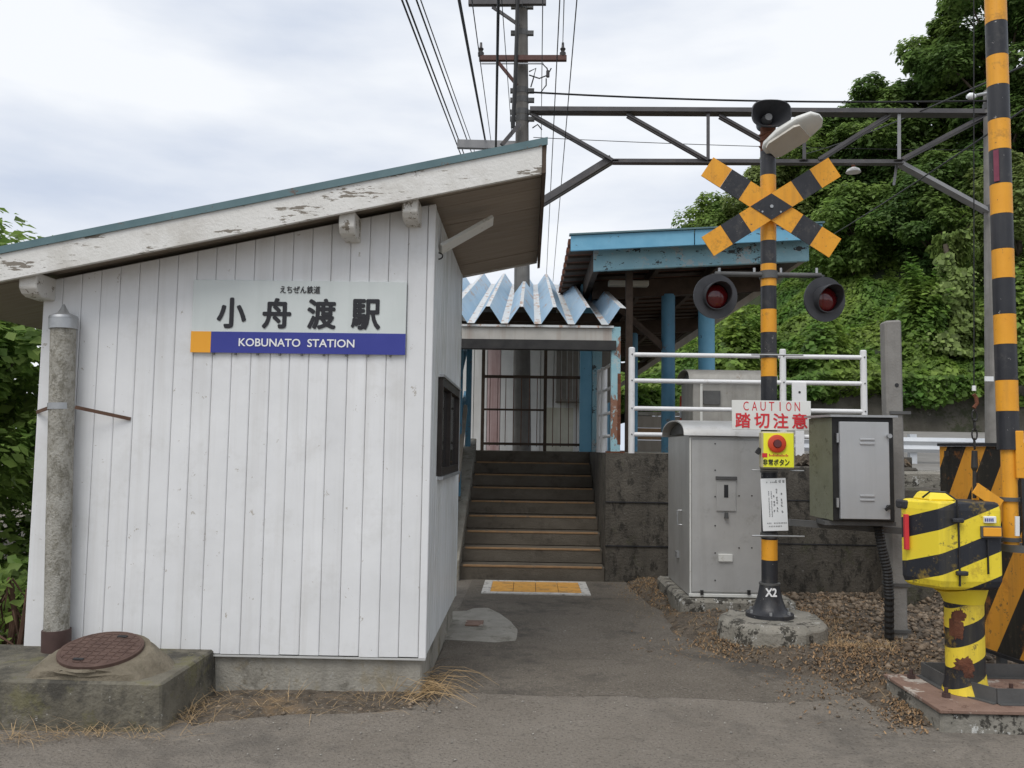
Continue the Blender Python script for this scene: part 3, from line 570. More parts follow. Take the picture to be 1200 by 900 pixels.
# vent pipe, strap
vy = WY - .10; p0, p1 = P(66, 752, vy), P(74.5, 372, vy); vd = (p1 - p0).normalized(); r = 14 / F_PX * vy
vp = thing('vent_pipe', p0, 'lichen-stained grey cement pipe with pointed cap against the house wall', 'pipe')
MB().tube([p0 + vd * .03, p0 + vd * .7, p1], [r * .97, r, r], 20).build('pipe', 'pipe_concrete', vp, smooth=True)
MB().tube([p0 - vd * .12, p0 + vd * .075], r * 1.13, 20).build('sleeve', 'brown_sleeve', vp, smooth=True)
MB().tube([p1 - vd * .075, p1 - vd * .008], r * 1.13, 20).build('collar', 'galv', vp, smooth=True)
MB().tube([p1 - vd * .008, p1 + vd * .008, p1 + vd * .03, p1 + vd * .085], [r * 1.16, r * 1.1, r * .45, .004], 20).build('cap', 'galv', vp, smooth=True)
q = P(71.5, 476, vy); st = vd
MB().tube([q - vd * .02, q + vd * .02], r * 1.04, 20).build('band', 'galv', vp, smooth=True)
q0, q1 = P(43, 483, WY - .012), P(153, 491, WY - .012); qm0, qm1 = P(57, 478, vy - .03), P(88, 477, vy - .03)
MB().bar(q0, qm0, .006, .022).bar(qm1, q1, .006, .022).build('strap', 'vine', vp)

# concrete block with sloping mortar and iron cover
bx1 = G(197, 850).x; by0 = G(150, 857).y; bz = P(150, 800, by0).z
cb = thing('concrete_block', (-2.6, by0, 0), 'stained low concrete block with mortar mound at the house corner', 'concrete block')
m = MB(); m.loft([(-4.2, by0 - .03, -.1), (bx1 + .01, by0, -.1), (bx1 + .03, WY + .03, -.1), (-4.2, WY + .03, -.1)], [(-4.2, by0, bz), (bx1, by0, bz), (bx1 + .01, WY + .03, bz + .01), (-4.2, WY + .03, bz + .01)])
m.build('block', 'concrete_block', cb, bev=.012)
cc = P(118.5, 761, 4.86); tilt = R(12); cn = Vector((.02, -math.sin(tilt), math.cos(tilt))).normalized(); cu = Vector((1, 0, 0)).cross(cn).normalized() * -1; cr = 46 / F_PX * 4.86
ca = cn.cross(Vector((0, 1, 0))).normalized(); cbv = cn.cross(ca)
def ringp(c, rr, k=24, amp=0.): return [c + (ca * math.cos(2 * math.pi * i / k) + cbv * math.sin(2 * math.pi * i / k)) * rr * (1 + amp * noise.noise((math.cos(6.28 * i / k) * 1.6, math.sin(6.28 * i / k) * 1.6, rr * 3))) for i in range(k)]
m = MB(); top = [p - cn * .012 for p in ringp(cc, cr * 1.12, 32, .06)]; out_ = ringp(cc, cr * 1.75, 32, .28); out_ = [Vector((min(p.x, bx1 - .015), min(max(p.y, by0 + .025), WY - .012), bz - .006)) for p in out_]
rr_ = []
for f_ in (0, .2, .4, .6, .8, 1.):
    rr_.append([a_.lerp(b_, 1 - f_) + Vector((.02 * noise.noise(a_ * 7 + Vector((f_ * 3, 0, 0))), .02 * noise.noise(a_ * 6 + Vector((0, f_ * 3, 4))), (.016 * math.sin(math.pi * f_) + .03 * noise.noise(a_ * 9 + Vector((0, 0, f_ * 4)))) * (0 < f_ < 1))) for a_, b_ in zip(top, out_)])
m.rings(rr_); m.build('mortar_mound', 'mortar', cb, smooth=True)
mc = thing('manhole_cover', cc, 'round rusty brown iron cover on the concrete block', 'manhole cover')
MB().tube([cc - cn * .02, cc + cn * .008], cr, 36).build('disc', 'iron_cover', mc, bev=.003)
m = MB()
for i in range(-9, 10):
    for j in range(-9, 10):
        if (i * i + j * j) * .0225 ** 2 < (cr * .86) ** 2 and (i + j) % 2 == 0:
            c = cc + ca * i * .0225 + cbv * j * .0225 + cn * .008; d = ca * .016 if (i % 2 == 0) else cbv * .016
            m.bar(c - d, c + d, .007, .006, up=cn)
ob = m.build('tread_pattern', 'iron_cover', mc); ob['kind'] = 'stuff'
m = MB().tube(ringp(cc + cn * .006, cr * .93, 36) + [ringp(cc + cn * .006, cr * .93, 36)[0]], .006, 5); m.build('rim', 'iron_cover', mc)
for sgn in (-1, 1):
    c = cc + cbv * sgn * cr * .66 + ca * sgn * .05 + cn * .012; MB().bar(c - ca * .028, c + ca * .028, .02, .006, up=cn).build('lifting_slot', 'black_flat', mc)

# concrete patch with drain cover, tactile strip
m = MB(); c = G(563, 735); k = 28
outl = [(520, 722), (528, 718), (545, 717), (556, 714), (572, 714), (585, 720), (600, 730), (606, 738), (605, 752), (580, 755), (548, 753), (520, 751), (518, 740)]
ol = [G(a, b) for a, b in outl]; ol = [Vector((p.x + .012 * noise.noise((p.x * 9, p.y * 9, 0)), p.y, hgt(p.x, p.y) + .008)) for p in ol]
ctr = sum(ol, Vector()) / len(ol); inn = [ctr.lerp(p, .86) + Vector((0, 0, .018)) for p in ol]
m.rings([[p - Vector((0, 0, .02)) for p in ol], ol, inn]); cpt = tag(m.build('concrete_patch', 'patch_concrete', smooth=True), 'irregular pale concrete patch on the path by the house corner', 'concrete patch')
dq = G(556, 735); MB().box(dq.x - .075, dq.x + .075, dq.y - .10, dq.y + .10, .03, .040).build('drain_cover', 'rust_plate', cpt)
t0, t1 = G(566, 697), G(688, 684); tx0, tx1, tyy0, tyy1 = t0.x - .02, t1.x - .02, t0.y, t1.y
tm = thing('tactile_strip', ((tx0 + tx1) / 2, tyy0, 0), 'yellow warning strip with white border before the stairs', 'floor marking')
zt_ = .022
m = MB(); b_ = .09
m.box(tx0, tx1, tyy0, tyy0 + b_, -.02, zt_).box(tx0, tx1, tyy1 - b_, tyy1, -.02, zt_).box(tx0, tx0 + b_, tyy0 + b_, tyy1 - b_, -.02, zt_).box(tx1 - b_, tx1, tyy0 + b_, tyy1 - b_, -.02, zt_); m.build('border', 'mark_white', tm)
nt_ = 4; tw = (tx1 - tx0 - 2 * b_) / nt_
for i in range(nt_):
    a = tx0 + b_ + i * tw; MB().box(a + .003, a + tw - .003, tyy0 + b_ + .003, tyy1 - b_ - .003, -.02, zt_ + .002).build('tile', 'tactile', tm)

# ================================================================== STAIRS
S0, SR, ST = 10.02, .168, .33; SX0, SX1 = -.80, .918
stt = thing('staircase', (.06, S0, 0), 'dark concrete staircase with worn yellow nosings up to the platform', 'stairs')
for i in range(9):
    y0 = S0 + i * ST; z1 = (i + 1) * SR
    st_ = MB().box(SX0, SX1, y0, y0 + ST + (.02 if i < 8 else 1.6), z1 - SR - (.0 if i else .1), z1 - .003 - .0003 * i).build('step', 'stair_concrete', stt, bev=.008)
    if i < 8: MB().box(SX0 + .05, SX1 - .03, y0 - .006, y0 + .05, z1 - .018, z1 + .003).build('nosing', 'nosing', st_, bev=.003)
m = MB(); ls = lambda y: .30 + (y - S0) * SR / ST
m.loft([(SX0 - .16, S0 - .12, -.1), (SX0 + .015, S0 - .12, -.1), (SX0 + .015, 12.75, -.1), (SX0 - .16, 12.75, -.1)], [(SX0 - .16, S0 - .12, ls(S0) - .06), (SX0 + .015, S0 - .12, ls(S0) - .06), (SX0 + .015, 12.75, ls(12.75)), (SX0 - .16, 12.75, ls(12.75))]); m.build('side_kerb', 'concrete', stt, bev=.01)
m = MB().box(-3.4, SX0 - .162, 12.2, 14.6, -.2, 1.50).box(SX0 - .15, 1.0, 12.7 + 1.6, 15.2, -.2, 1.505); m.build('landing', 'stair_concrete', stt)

# stair canopy of folded sheet
sc_ = thing('stair_canopy', (.1, 10, 0), 'folded blue and rusty steel roof over the staircase', 'canopy')
RY0, RY1 = 10.0, 15.9; rslope = (P(636, 321, RY1).z - P(650, 359.6, RY0).z) / (RY1 - RY0)
zr0 = P(650, 359.6, RY0).z; rp_ = .402; amp = .205; rx_0 = P(650.2, 359.6, RY0).x
def fold(m, x0, h0, x1, h1, th=.004):
    a = [(x0, RY0, zr0 + h0), (x1, RY0, zr0 + h1), (x1, RY0, zr0 + h1 - th), (x0, RY0, zr0 + h0 - th)]
    return m.loft(a, [(x, RY1, z + rslope * (RY1 - RY0)) for x, y, z in a])
rsheet = None
for k in range(-4, 3):
    rx = rx_0 + k * rp_; vx = rx + rp_ / 2; hw = .022; vw = .042
    if k < 2:
        fold(MB(), rx - hw, 0, rx + hw, 0).build('ridge_strip', 'fold_flat', sc_); 
        fold(MB(), rx + hw, 0, vx - vw, -amp).build('fold_panel', 'fold_sheet', sc_); fold(MB(), vx - vw, -amp, vx + vw, -amp).build('valley_strip', 'fold_flat', sc_)
        fold(MB(), vx + vw, -amp, rx + rp_ - hw, 0).build('fold_panel', 'fold_sheet', sc_)
fold(MB(), rx_0 + 2 * rp_ - hw, 0, rx_0 + 2 * rp_ + .05, -.005).build('ridge_strip', 'fold_flat', sc_)
zc = P(630, 383, RY0).z; bxa, bxb = P(541, 395, 10.06).x, P(719, 395, 10.06).x
MB().box(bxa, bxb, 10.06, 10.14, zc - .15, zc).build('beam', 'beam_white', sc_, bev=.004)
MB().box(bxa, bxb, 10.03, 10.16, zc + .002, zc + .028).build('beam_flange', 'fold_flat', sc_)
MB().box(bxa - .05, bxb + .03, 10.02, 10.17, zc - .265, zc - .152).build('lower_beam', 'dark_metal', sc_)
MB().box(bxa - .06, bxb, 10.4, 10.5, zc - .05, zc + .12).build('beam', 'timber_dark', sc_)
for yy in (11.6, 13.2, 14.8): MB().box(bxa - .05, bxb + .05, yy, yy + .08, zc + rslope * (yy - 10) - .13, zc + rslope * (yy - 10) - .012).build('beam', 'timber_dark', sc_)
for (pxa, pxb, yy, mt) in ((716, 727, 10.06, 'blue_rust'),):
    x0, x1 = P(pxa, 470, yy).x, P(pxb, 470, yy).x
    po = MB().box(x0, x1, yy, yy + .10, PZ, zc + .02).build('post', mt, sc_, bev=.006, label='rusted pale blue post at the stair corner')
    MB().box(x0 - .05, x1 + .05, yy - .04, yy + .15, PZ + .001, PZ + .018).build('base_plate', 'rust', po)
    MB().box(x1 - .035, x1 + .004, yy - .004, yy + .02, PZ + .1, PZ + .95).build('rust_flange', 'rust', po)
for yy, xx in ((9.95, -.93), (11.2, -.93), (12.5, -.90)):
    z0_ = 0 if yy < 10 else ls(yy) - .1
    MB().box(xx - .04, xx + .04, yy, yy + .08, z0_, zc - .1 + rslope * (yy - 10)).build('post', 'blue_post', sc_, bev=.004)
for i in range(9):
    y0 = 10.06 + i * .27; zz = ls(y0)
    MB().box(-1.0, -.985 + .01 * (i % 2), y0, y0 + .262, zz - .1, zc - .2 + rslope * (y0 - 10)).build('side_sheet', 'side_sheet', sc_)
for hz in (.75, 1.5): MB().bar((-.955, 10.0, ls(10) + hz), (-.955, 12.7, ls(12.7) + hz * .95), .05, .05).build('side_rail', 'blue_post', sc_)
MB().bar((-.88, 10.6, ls(10.6) + .55), (-.88, 11.7, ls(11.7) + .95), .05, .09).build('handrail', 'timber_grey', sc_)

# barrier of thin bars at the head of the stairs
FY = 13.0
bf = thing('bar_fence', (P(630, 525, FY).x, FY, PZ), 'dark barred fence across the head of the stairs', 'fence')
fx0, fx1, fxm = P(566, 460, FY).x, P(681, 460, FY).x, P(639, 460, FY).x; fz0, fz1 = P(620, 524, FY).z, P(620, 402, FY).z
for x, w_ in ((fx0, .05), (fxm, .05)): MB().box(x - w_ / 2, x + w_ / 2, FY - .02, FY + .03, PZ - .02, fz1).build('post', 'timber_dark', bf)
for py, w_, xe in ((404, .045, fxm - .026), (442, .045, fx1), (480.5, .03, fxm - .026), (520.5, .04, fx1)):
    z = P(620, py, FY).z; MB().box(fx0 + .026, xe, FY - .045, FY - .021, z - w_ / 2, z + w_ / 2).build('rail', 'timber_dark', bf)
k = 0; x = fx0 + .11
zmid = P(620, 442, FY).z
while x < fx1:
    if abs(x - fxm) > .03: MB().tube([(x, FY, fz0 + .01), (x, FY, zmid - .0)], .006, 5).build('bar', 'rust', bf)
    x += .122
# blue clad pier and shed behind
bp = thing('blue_pier', (P(690, 520, 12.9).x, 12.9, PZ), 'bright blue boarded pier at the top right of the stairs', 'pier')
x0, x1, x2 = P(680, 460, 12.9).x, P(694, 460, 12.9).x, P(705, 460, 12.9).x
MB().box(x0, x1 - .004, 12.9, 13.1, PZ, 4.1).build('board', 'blue_paint', bp); MB().box(x1, x2, 12.88, 13.1, PZ, 4.1).build('board', 'blue_peel', bp)
sd_ = thing('white_shed', (-.3, 15.6, 0), 'white panel-clad shed seen through the barred fence', 'shed')
YS = 15.6; xa, xb = P(540, 460, YS).x, P(712, 460, YS).x; npn = 11; pwid = (xb - xa) / npn
for i in range(npn):
    a = xa + i * pwid; MB().box(a, a + pwid - .012, YS, YS + .04, 1.0, 4.05).build('wall_panel', 'panel_pink' if 566 < 540 + (i + .5) * 172 / npn < 582 else 'panel_white', sd_)
MB().box(xa, xb, YS + .041, YS + 4, 1.0, 4.0).build('wall_core', 'groove', sd_); MB().box(xa - .1, xb + .1, YS - .15, YS + 4.1, 4.06, 4.14).build('roof', 'galv_dark', sd_)
MB().box(P(651, 440, YS).x, xb, YS - .6, YS - .002, P(660, 472, YS).z, 4.04).build('bay', 'panel_grey', sd_); m = MB()
for i in range(7): a = P(651, 440, YS - .6).x + i * .1; m.box(a, a + .012, YS - .612, YS - .601, P(660, 470, YS).z, 4.03)
m.build('bay_ribs', 'groove', sd_)
MB().box(P(641, 440, YS).x, P(672, 440, YS).x, YS - .05, YS - .002, 1.2, P(660, 478, YS).z).build('lower_wall', 'cream_wall', sd_)

# ================================================================== RAILINGS
def railing(name, pts, heights, label, posts, r_post=.038, r_rail=.027, z0=PZ, hpost=1.22, bolts=True):
    t = thing(name, pts[0], label, 'railing')
    a, b = Vector(pts[0]), Vector(pts[1])
    for f in posts:
        p = a.lerp(b, f); po = MB().tube([(p.x, p.y, z0 - .02), (p.x, p.y, z0 + hpost - .01), (p.x, p.y, z0 + hpost)], [r_post, r_post, r_post * .75], 14).build('post', 'white_paint', t, smooth=True)
        if bolts:
            for h in heights: MB().disc((p.x, p.y - r_post - .002, z0 + h), (0, 1, 0), .009, .01, 8).build('bolt', 'galv_dark', po)
    for h in heights:
        MB().tube([(a.x, a.y, z0 + h), (b.x, b.y, z0 + h)], r_rail, 12).build('rail', 'white_paint', t, smooth=True)
    return t
RYp = 10.07; ra = P(740, 500, RYp); rb = P(1013, 500, RYp); fr = (P(918, 500, RYp).x - ra.x) / (rb.x - ra.x)
hs = [P(740, py, RYp).z - PZ for py in (415.5, 446, 478.5, 509)]
railing('white_railing', [(ra.x, RYp, PZ), (rb.x, RYp, PZ)], hs, 'long white four-rail pipe railing along the platform end', [0, fr, 1], hpost=P(740, 407, RYp).z - PZ)
p_ = P(935, 460, RYp); wp = MB().box(p_.x - .085, p_.x + .085, RYp - .06, RYp - .035, P(935, 482, RYp).z - .05, P(935, 448, RYp).z).build('mounting_plate', 'white_paint', bev=.006); tag(wp, 'small white plate on the railing above the caution sign', 'plate'); MB().disc((p_.x, RYp - .062, p_.z), (0, 1, 0), .014, .006, 10).build('hole', 'dark_metal', wp)
MB().box(p_.x - .05, p_.x + .05, RYp - .058, RYp - .04, PZ + .001, P(935, 482, RYp).z - .051).build('stem', 'white_paint', wp)
hs2 = [h * .93 for h in hs]
railing('white_railing', [(P(703, 500, 11.4).x, 11.4, PZ), (P(716, 500, 10.25).x + .03, 10.25, PZ)], hs2, 'short white pipe railing beside the stairs behind the rusted post', [0, .3], r_post=.045, r_rail=.02, hpost=1.12, bolts=False)

# ================================================================== PLATFORM CANOPY
CY = 10.5
pc = thing('platform_canopy', (3, 12, PZ), 'sky-blue flat platform shelter roof on blue columns', 'canopy')
fa, fb = P(669, 276, CY), P(964, 262, CY); fl, fbz = P(669, 294, CY), P(964, 280, CY)
csl = (fb.z - fa.z) / (fb.x - fa.x); fx = lambda x: fa.z + (x - fa.x) * csl; ft = fa.z - fl.z; CYE = 26
def cs(m, x0, x1, y0, y1, a, b): return m.loft([(x0, y0, fx(x0) + a), (x1, y0, fx(x1) + a), (x1, y1, fx(x1) + a), (x0, y1, fx(x0) + a)], [(x0, y0, fx(x0) + b), (x1, y0, fx(x1) + b), (x1, y1, fx(x1) + b), (x0, y1, fx(x0) + b)])
xj = P(814, 270, CY).x
cs(MB(), fa.x, xj - .006, CY, CY + .04, -ft, 0).build('fascia', 'blue_paint', pc, bev=.004); cs(MB(), xj + .006, fb.x, CY, CY + .04, -ft, 0).build('fascia', 'blue_paint', pc, bev=.004)
cs(MB(), fa.x - .02, fb.x + .02, CY - .03, CY + .06, .002, .022).build('cap_flashing', 'roof_edge', pc)
for i in range(34):
    y0 = CY + .05 + i * .45; cs(MB(), fa.x - .03, fb.x, y0, y0 + .225, -.10, -.03).build('roof_sheet', 'rust', pc); cs(MB(), fa.x + .0, fb.x, y0 + .227, y0 + .448, -.13, -.06).build('roof_sheet', 'timber_dark', pc)
b0, b1 = P(696, 292, CY + .25).x, P(948, 292, CY + .25).x; bh = P(700, 292.5, CY + .25).z - P(700, 310, CY + .25).z
cs(MB(), b0, b1, CY + .25, CY + .33, -ft - .02 - bh, -.135).build('end_beam', 'blue_peel', pc, bev=.004)
cs(MB(), b0 - .0, b0 + .08, CY + .34, CYE, -ft - .0 - bh, -.135).build('edge_beam', 'timber_dark', pc); cs(MB(), b1 - .08, b1, CY + .34, CYE, -ft - bh, -.135).build('edge_beam', 'timber_grey', pc)
for k, yy in enumerate((12.3, 16.5, 20.7, 24.9)):
    cx = P(783, 450, 12.3).x; x0 = b0 + .1; 
    MB().tube([(cx, yy, PZ), (cx, yy, fx(cx) - .5)], .10, 16).build('column', 'blue_post', pc, smooth=True)
    cs(MB(), x0, b1 - .1, yy - .07, yy + .07, -.52, -.27).build('cross_beam', 'timber_dark', pc)
    MB().bar((cx, yy, fx(cx) - 1.35), (cx + 1.35, yy, fx(cx + 1.2) - .5), .07, .09).build('brace', 'timber_grey', pc); MB().bar((cx, yy, fx(cx) - 1.35), (cx - .9, yy, fx(cx) - .55), .07, .09).build('brace', 'timber_dark', pc)
for xx in (1.75, 2.6, 3.4): cs(MB(), xx, xx + .07, CY + .4, CYE, -.26, -.14).build('purlin', 'timber_dark', pc)
q = P(737, 331, 11.6); MB().box(q.x - .28, q.x + .28, 11.6, 11.75, q.z - .04, q.z + .035).build('strip_light', 'fluoro', pc, bev=.01)
q = P(737, 400, 11.2); MB().box(q.x - .04, q.x + .05, 11.2, 11.3, PZ, q.z + .95).build('dark_post', 'timber_dark', pc)
# blue capped pipe behind the far cabinet
yy = 12.0; q0, q1 = P(828, 440, yy), P(829, 362, yy)
bpi = thing('blue_pipe', (q0.x, yy, PZ), 'thick light blue capped pipe below the left signal lamp', 'pipe')
MB().tube([(q0.x, yy, PZ), (q0.x, yy, q1.z)], 9.6 / F_PX * yy, 20).build('pipe', 'blue_paint', bpi, smooth=True); MB().disc((q0.x, yy, q1.z + .012), (0, 0, 1), 10.3 / F_PX * yy, .024, 20).build('cap', 'beam_white', bpi)
# small red and white marker and white bag-like box on the far platform
q = P(799, 500, 13); mk = thing('marker_post', (q.x, 13, PZ), 'tiny red and white marker post on the platform', 'marker')
for i in range(4): MB().tube([(q.x, 13, PZ + .2 + i * .17), (q.x, 13, PZ + .2 + i * .17 + .168)], .032, 10).build('band', 'button_red' if i % 2 else 'white_paint', mk)
MB().tube([(q.x, 13, PZ), (q.x, 13, PZ + .2)], [.10, .05], 10).build('foot', 'white_paint', mk)
# low tan fence far down the platform
tf = thing('low_wall', (P(760, 500, 19).x, 19, PZ), 'low weathered tan wall far down the platform', 'wall')
a, b = P(742, 500, 19), P(800, 500, 19)
for i in range(3): MB().box(a.x, b.x, 19, 19.15, PZ + i * .27, PZ + i * .27 + .262).build('block_course', 'nosing' if i == 1 else 'timber_grey', tf)
MB().box(a.x, b.x, 19.0, 19.15, PZ + .815, PZ + .9).build('coping', 'concrete', tf)

# ================================================================== CABINETS
def cabinet(name, label, x0, x1, y0, y1, z0, z1, mat, hood, dz=.16):
    t = thing(name, ((x0 + x1) / 2, y0, z0), label, 'cabinet', 'grey relay cabinets')
    MB().box(x0, x1, y0, y1, z0, z1).build('body', mat, t, bev=.006)
    k = 14; prof = [(y0 - .05 + (y1 - y0 + .1) * .5 * (1 - math.cos(math.pi * i / k)), z1 + .001 + dz * math.sin(math.pi * i / k) ** .75) for i in range(k + 1)]
    inn = [(y + .0, z) for y, z in prof]
    m = MB(); n_ = len(prof); th = .012
    v = [(x0 - .06, y, z) for y, z in prof] + [(x1 + .06, y, z) for y, z in prof] + [(x0 - .06, y0 - .05 + .012 + (y - y0 + .05) * (y1 - y0 + .076) / (y1 - y0 + .1), max(z1 + .001, z - th)) for y, z in prof] + [(x1 + .06, y0 - .05 + .012 + (y - y0 + .05) * (y1 - y0 + .076) / (y1 - y0 + .1), max(z1 + .001, z - th)) for y, z in prof]
    fs = []
    for i in range(n_ - 1): fs += [(i, i + 1, n_ + i + 1, n_ + i), (2 * n_ + i, 3 * n_ + i, 3 * n_ + i + 1, 2 * n_ + i + 1), (i, 2 * n_ + i, 2 * n_ + i + 1, i + 1), (n_ + i, n_ + i + 1, 3 * n_ + i + 1, 3 * n_ + i)]
    m.add(v, fs); m.build('hood', hood, t, smooth=True)
    MB().loft([(x0 + .02, y, z - .03) for y, z in prof[1:-1]], [(x0 + .03, y, z - .03) for y, z in prof[1:-1]]).build('hood_end', 'galv_dark', t)
    return t
KY = 7.95; kx0, kx1 = P(808, 600, KY).x, P(897, 600, KY).x; kz0, kz1 = P(850, 700, KY).z, P(850, 511, KY).z
pl = MB().box(kx0 - .10, kx1 + .25, KY - .10, 9.28, -.2, kz0 - .004).build('plinth', 'lichen_concrete', bev=.03); tag(pl, 'mossy concrete plinth under the near steel cabinet', 'plinth')
k1 = cabinet('relay_cabinet', 'near tall brushed steel cabinet between the wall and the striped pole', kx0, kx1, KY, 9.15, kz0, kz1, 'cabinet_steel', 'cabinet_steel')
MB().box(kx0 + .014, kx1 - .01, KY - .022, KY - .001, kz0 + .05, kz1 - .035).build('door', 'cabinet_steel', k1, bev=.004)
MB().box(kx0 - .004, kx0 + .010, KY - .03, KY + .0, kz0 + .03, kz1 - .02).build('door_edge', 'lamp_white', k1)
MB().box(kx0 - .01, kx1, KY - .035, KY - .001, kz0 + .004, kz0 + .034).build('bottom_rail', 'lamp_white', k1, bev=.004)
def kp(px, py): q = P(px, py, KY - .022); return q.x, q.z
def plate(nm, px0, px1, py0, py1, mat, par, th=.012, yb=None, bev=.003):
    a, b = kp(px0, py0), kp(px1, py1); yb = KY - .0225 if yb is None else yb; return MB().box(a[0], b[0], yb - th, yb, b[1], a[1]).build(nm, mat, par, bev=bev)
lp_ = plate('lock_plate', 839, 862, 559, 599, 'cabinet_steel', k1, .015); plate('window_slot', 848, 853, 568, 583, 'black_flat', lp_, .002, KY - .038, 0); plate('rain_guard', 838.5, 863, 558, 562.5, 'galv_dark', lp_, .03)
x_, z_ = kp(850.5, 604); MB().tube([(x_, KY - .05, z_ + .03), (x_, KY - .045, z_ - .025)], [.016, .022], 10).build('padlock', 'galv_dark', lp_)
plate('nameplate', 841.5, 858, 649, 658, 'lamp_white', k1, .022); 
m = MB()
for (a, b) in ((838, 520), (838, 551), (838, 616), (838, 648), (838, 680), (866, 581), (881, 581), (866, 642), (881, 642), (838, 582)): x_, z_ = kp(a, b); m.disc((x_, KY - .024, z_), (0, 1, 0), .007, .006, 7)
m.build('rivets', 'dark_metal', k1)
for (px) in (822, 877): x_, z_ = kp(px, 694); MB().box(x_ - .014, x_ + .014, KY - .05, KY - .036, z_ - .02, z_ + .022).build('clamp', 'dark_metal', k1)
xh = kx0 - .0015; hz = P(800, 606, 8.4).z
MB().tube([(xh, 8.35, hz - .07), (xh - .04, 8.35, hz - .07), (xh - .04, 8.35, hz + .07), (xh, 8.35, hz + .07)], .007, 6).build('side_handle', 'galv', k1)
MB().box(xh - .02, xh + .001, 8.5, 8.6, P(795, 650, 8.5).z - .03, P(795, 650, 8.5).z + .03).build('side_latch', 'galv', k1)
K2 = 11.0; jx0, jx1 = P(812, 480, K2).x, P(905, 480, K2).x
k2 = cabinet('relay_cabinet', 'far weathered grey cabinet behind the white railing', jx0, jx1, K2, 12.0 - .18, PZ, P(850, 446, K2).z, 'cabinet_old', 'cabinet_old', .17)
x_, z_ = P(832, 470, K2).x, P(832, 466, K2).z; MB().box(x_ - .09, x_ + .13, K2 - .03, K2 - .001, z_ - .09, z_ + .09).build('hinge_plate', 'galv_dark', k2); x_ = P(822, 470, K2).x; MB().box(x_ - .02, x_ + .012, K2 - .014, K2 - .001, PZ + .05, P(850, 450, K2).z).build('door_edge', 'lamp_white', k2)

# ================================================================== CROSSING SIGNAL
SGY = 6.95
def sp_(px, py, dy=0.): return P(px, py, SGY + dy)
base = sp_(902, 722); axx = sp_(899.5, 300).x; axb = base.x
cs_ = thing('crossing_signal', base, 'black and orange banded level crossing signal with two red lamps', 'crossing signal')
def pole_x(z): f = (z - base.z) / (4.35 - base.z); return axb + (sp_(900, 150).x - axb) * f
def band(py0, py1, mat, r_=.064, name='band', z_off=0.):
    z1, z0 = sp_(900, py0).z, sp_(900, py1).z
    return MB().tube([(pole_x(z0), SGY, z0 + .0005), (pole_x(z1), SGY, z1 - .0005)], r_, 20).build(name, mat, cs_, smooth=True)
for a, b, mt in ((150, 178, 'rust'), (178, 206.5, 'black_paint'), (206.5, 283, 'orange'), (283, 310, 'black_paint'), (310, 336, 'orange'), (336, 363, 'black_paint'), (363, 390, 'orange'), (390, 415, 'black_paint'), (415, 441.5, 'orange'), (441.5, 632, 'black_paint'), (632, 656, 'orange'), (656, 684, 'black_paint')): band(a, b, mt, name='pole_band')
zz = [sp_(902, y).z for y in (684, 690, 700, 710, 716, 718, 724)]
MB().tube([(pole_x(z), SGY, z) for z in zz], [.078, .084, .098, .122, .150, .188, .190], 28).build('base', 'black_paint', cs_, smooth=True)
for k in range(6): a = k * math.pi / 3 + .3; MB().tube([(base.x + .165 * math.cos(a), SGY + .165 * math.sin(a), zz[-1]), (base.x + .165 * math.cos(a), SGY + .165 * math.sin(a), zz[4] + .015)], .012, 6).build('bolt', 'galv', cs_)
text('X2', sp_(892, 692).x, sp_(905.5, 692).x, sp_(902, 696.5).z, sp_(902, 686.5).z, SGY - .118, 'white_ink', cs_, bold=.003)
pb_ = MB().disc((pole_x(zz[2]), SGY, zz[0] + .002), (0, 0, 1), .084, .015, 24).build('collar', 'galv_dark', cs_)
# concrete footing
fq = G(860, 738); ft_pts = [(843, 728), (858, 722), (885, 720), (925, 722), (952, 726), (963, 735), (966, 741), (940, 746), (905, 745.5), (868, 742), (846, 735)]
tpz = base.z - .006
tp = []
for i_ in range(len(ft_pts)):
    a_, b_ = ft_pts[i_], ft_pts[(i_ + 1) % len(ft_pts)]
    for k_ in range(4):
        q_ = G(a_[0] + (b_[0] - a_[0]) * k_ / 4, a_[1] + (b_[1] - a_[1]) * k_ / 4 - 8, tpz); tp.append(q_ + Vector((.05 * noise.noise(q_ * 6), .06 * noise.noise(q_ * 5 + Vector((9, 0, 0))), .02 * noise.noise(q_ * 8)))); bt = [Vector((p.x * 1.0 + (p.x - base.x) * .06, p.y + (p.y - SGY) * .06, .0)) for p in tp]
tag(MB().rings([bt, [b_.lerp(t_, .9) + Vector((.01, -.01, 0)) for b_, t_ in zip(bt, tp)], [t_.lerp(base, .07) + Vector((0, 0, .008)) for t_ in tp]]).build('footing', 'lichen_concrete', bev=.012), 'low lichen-covered concrete footing under the signal pole', 'footing')
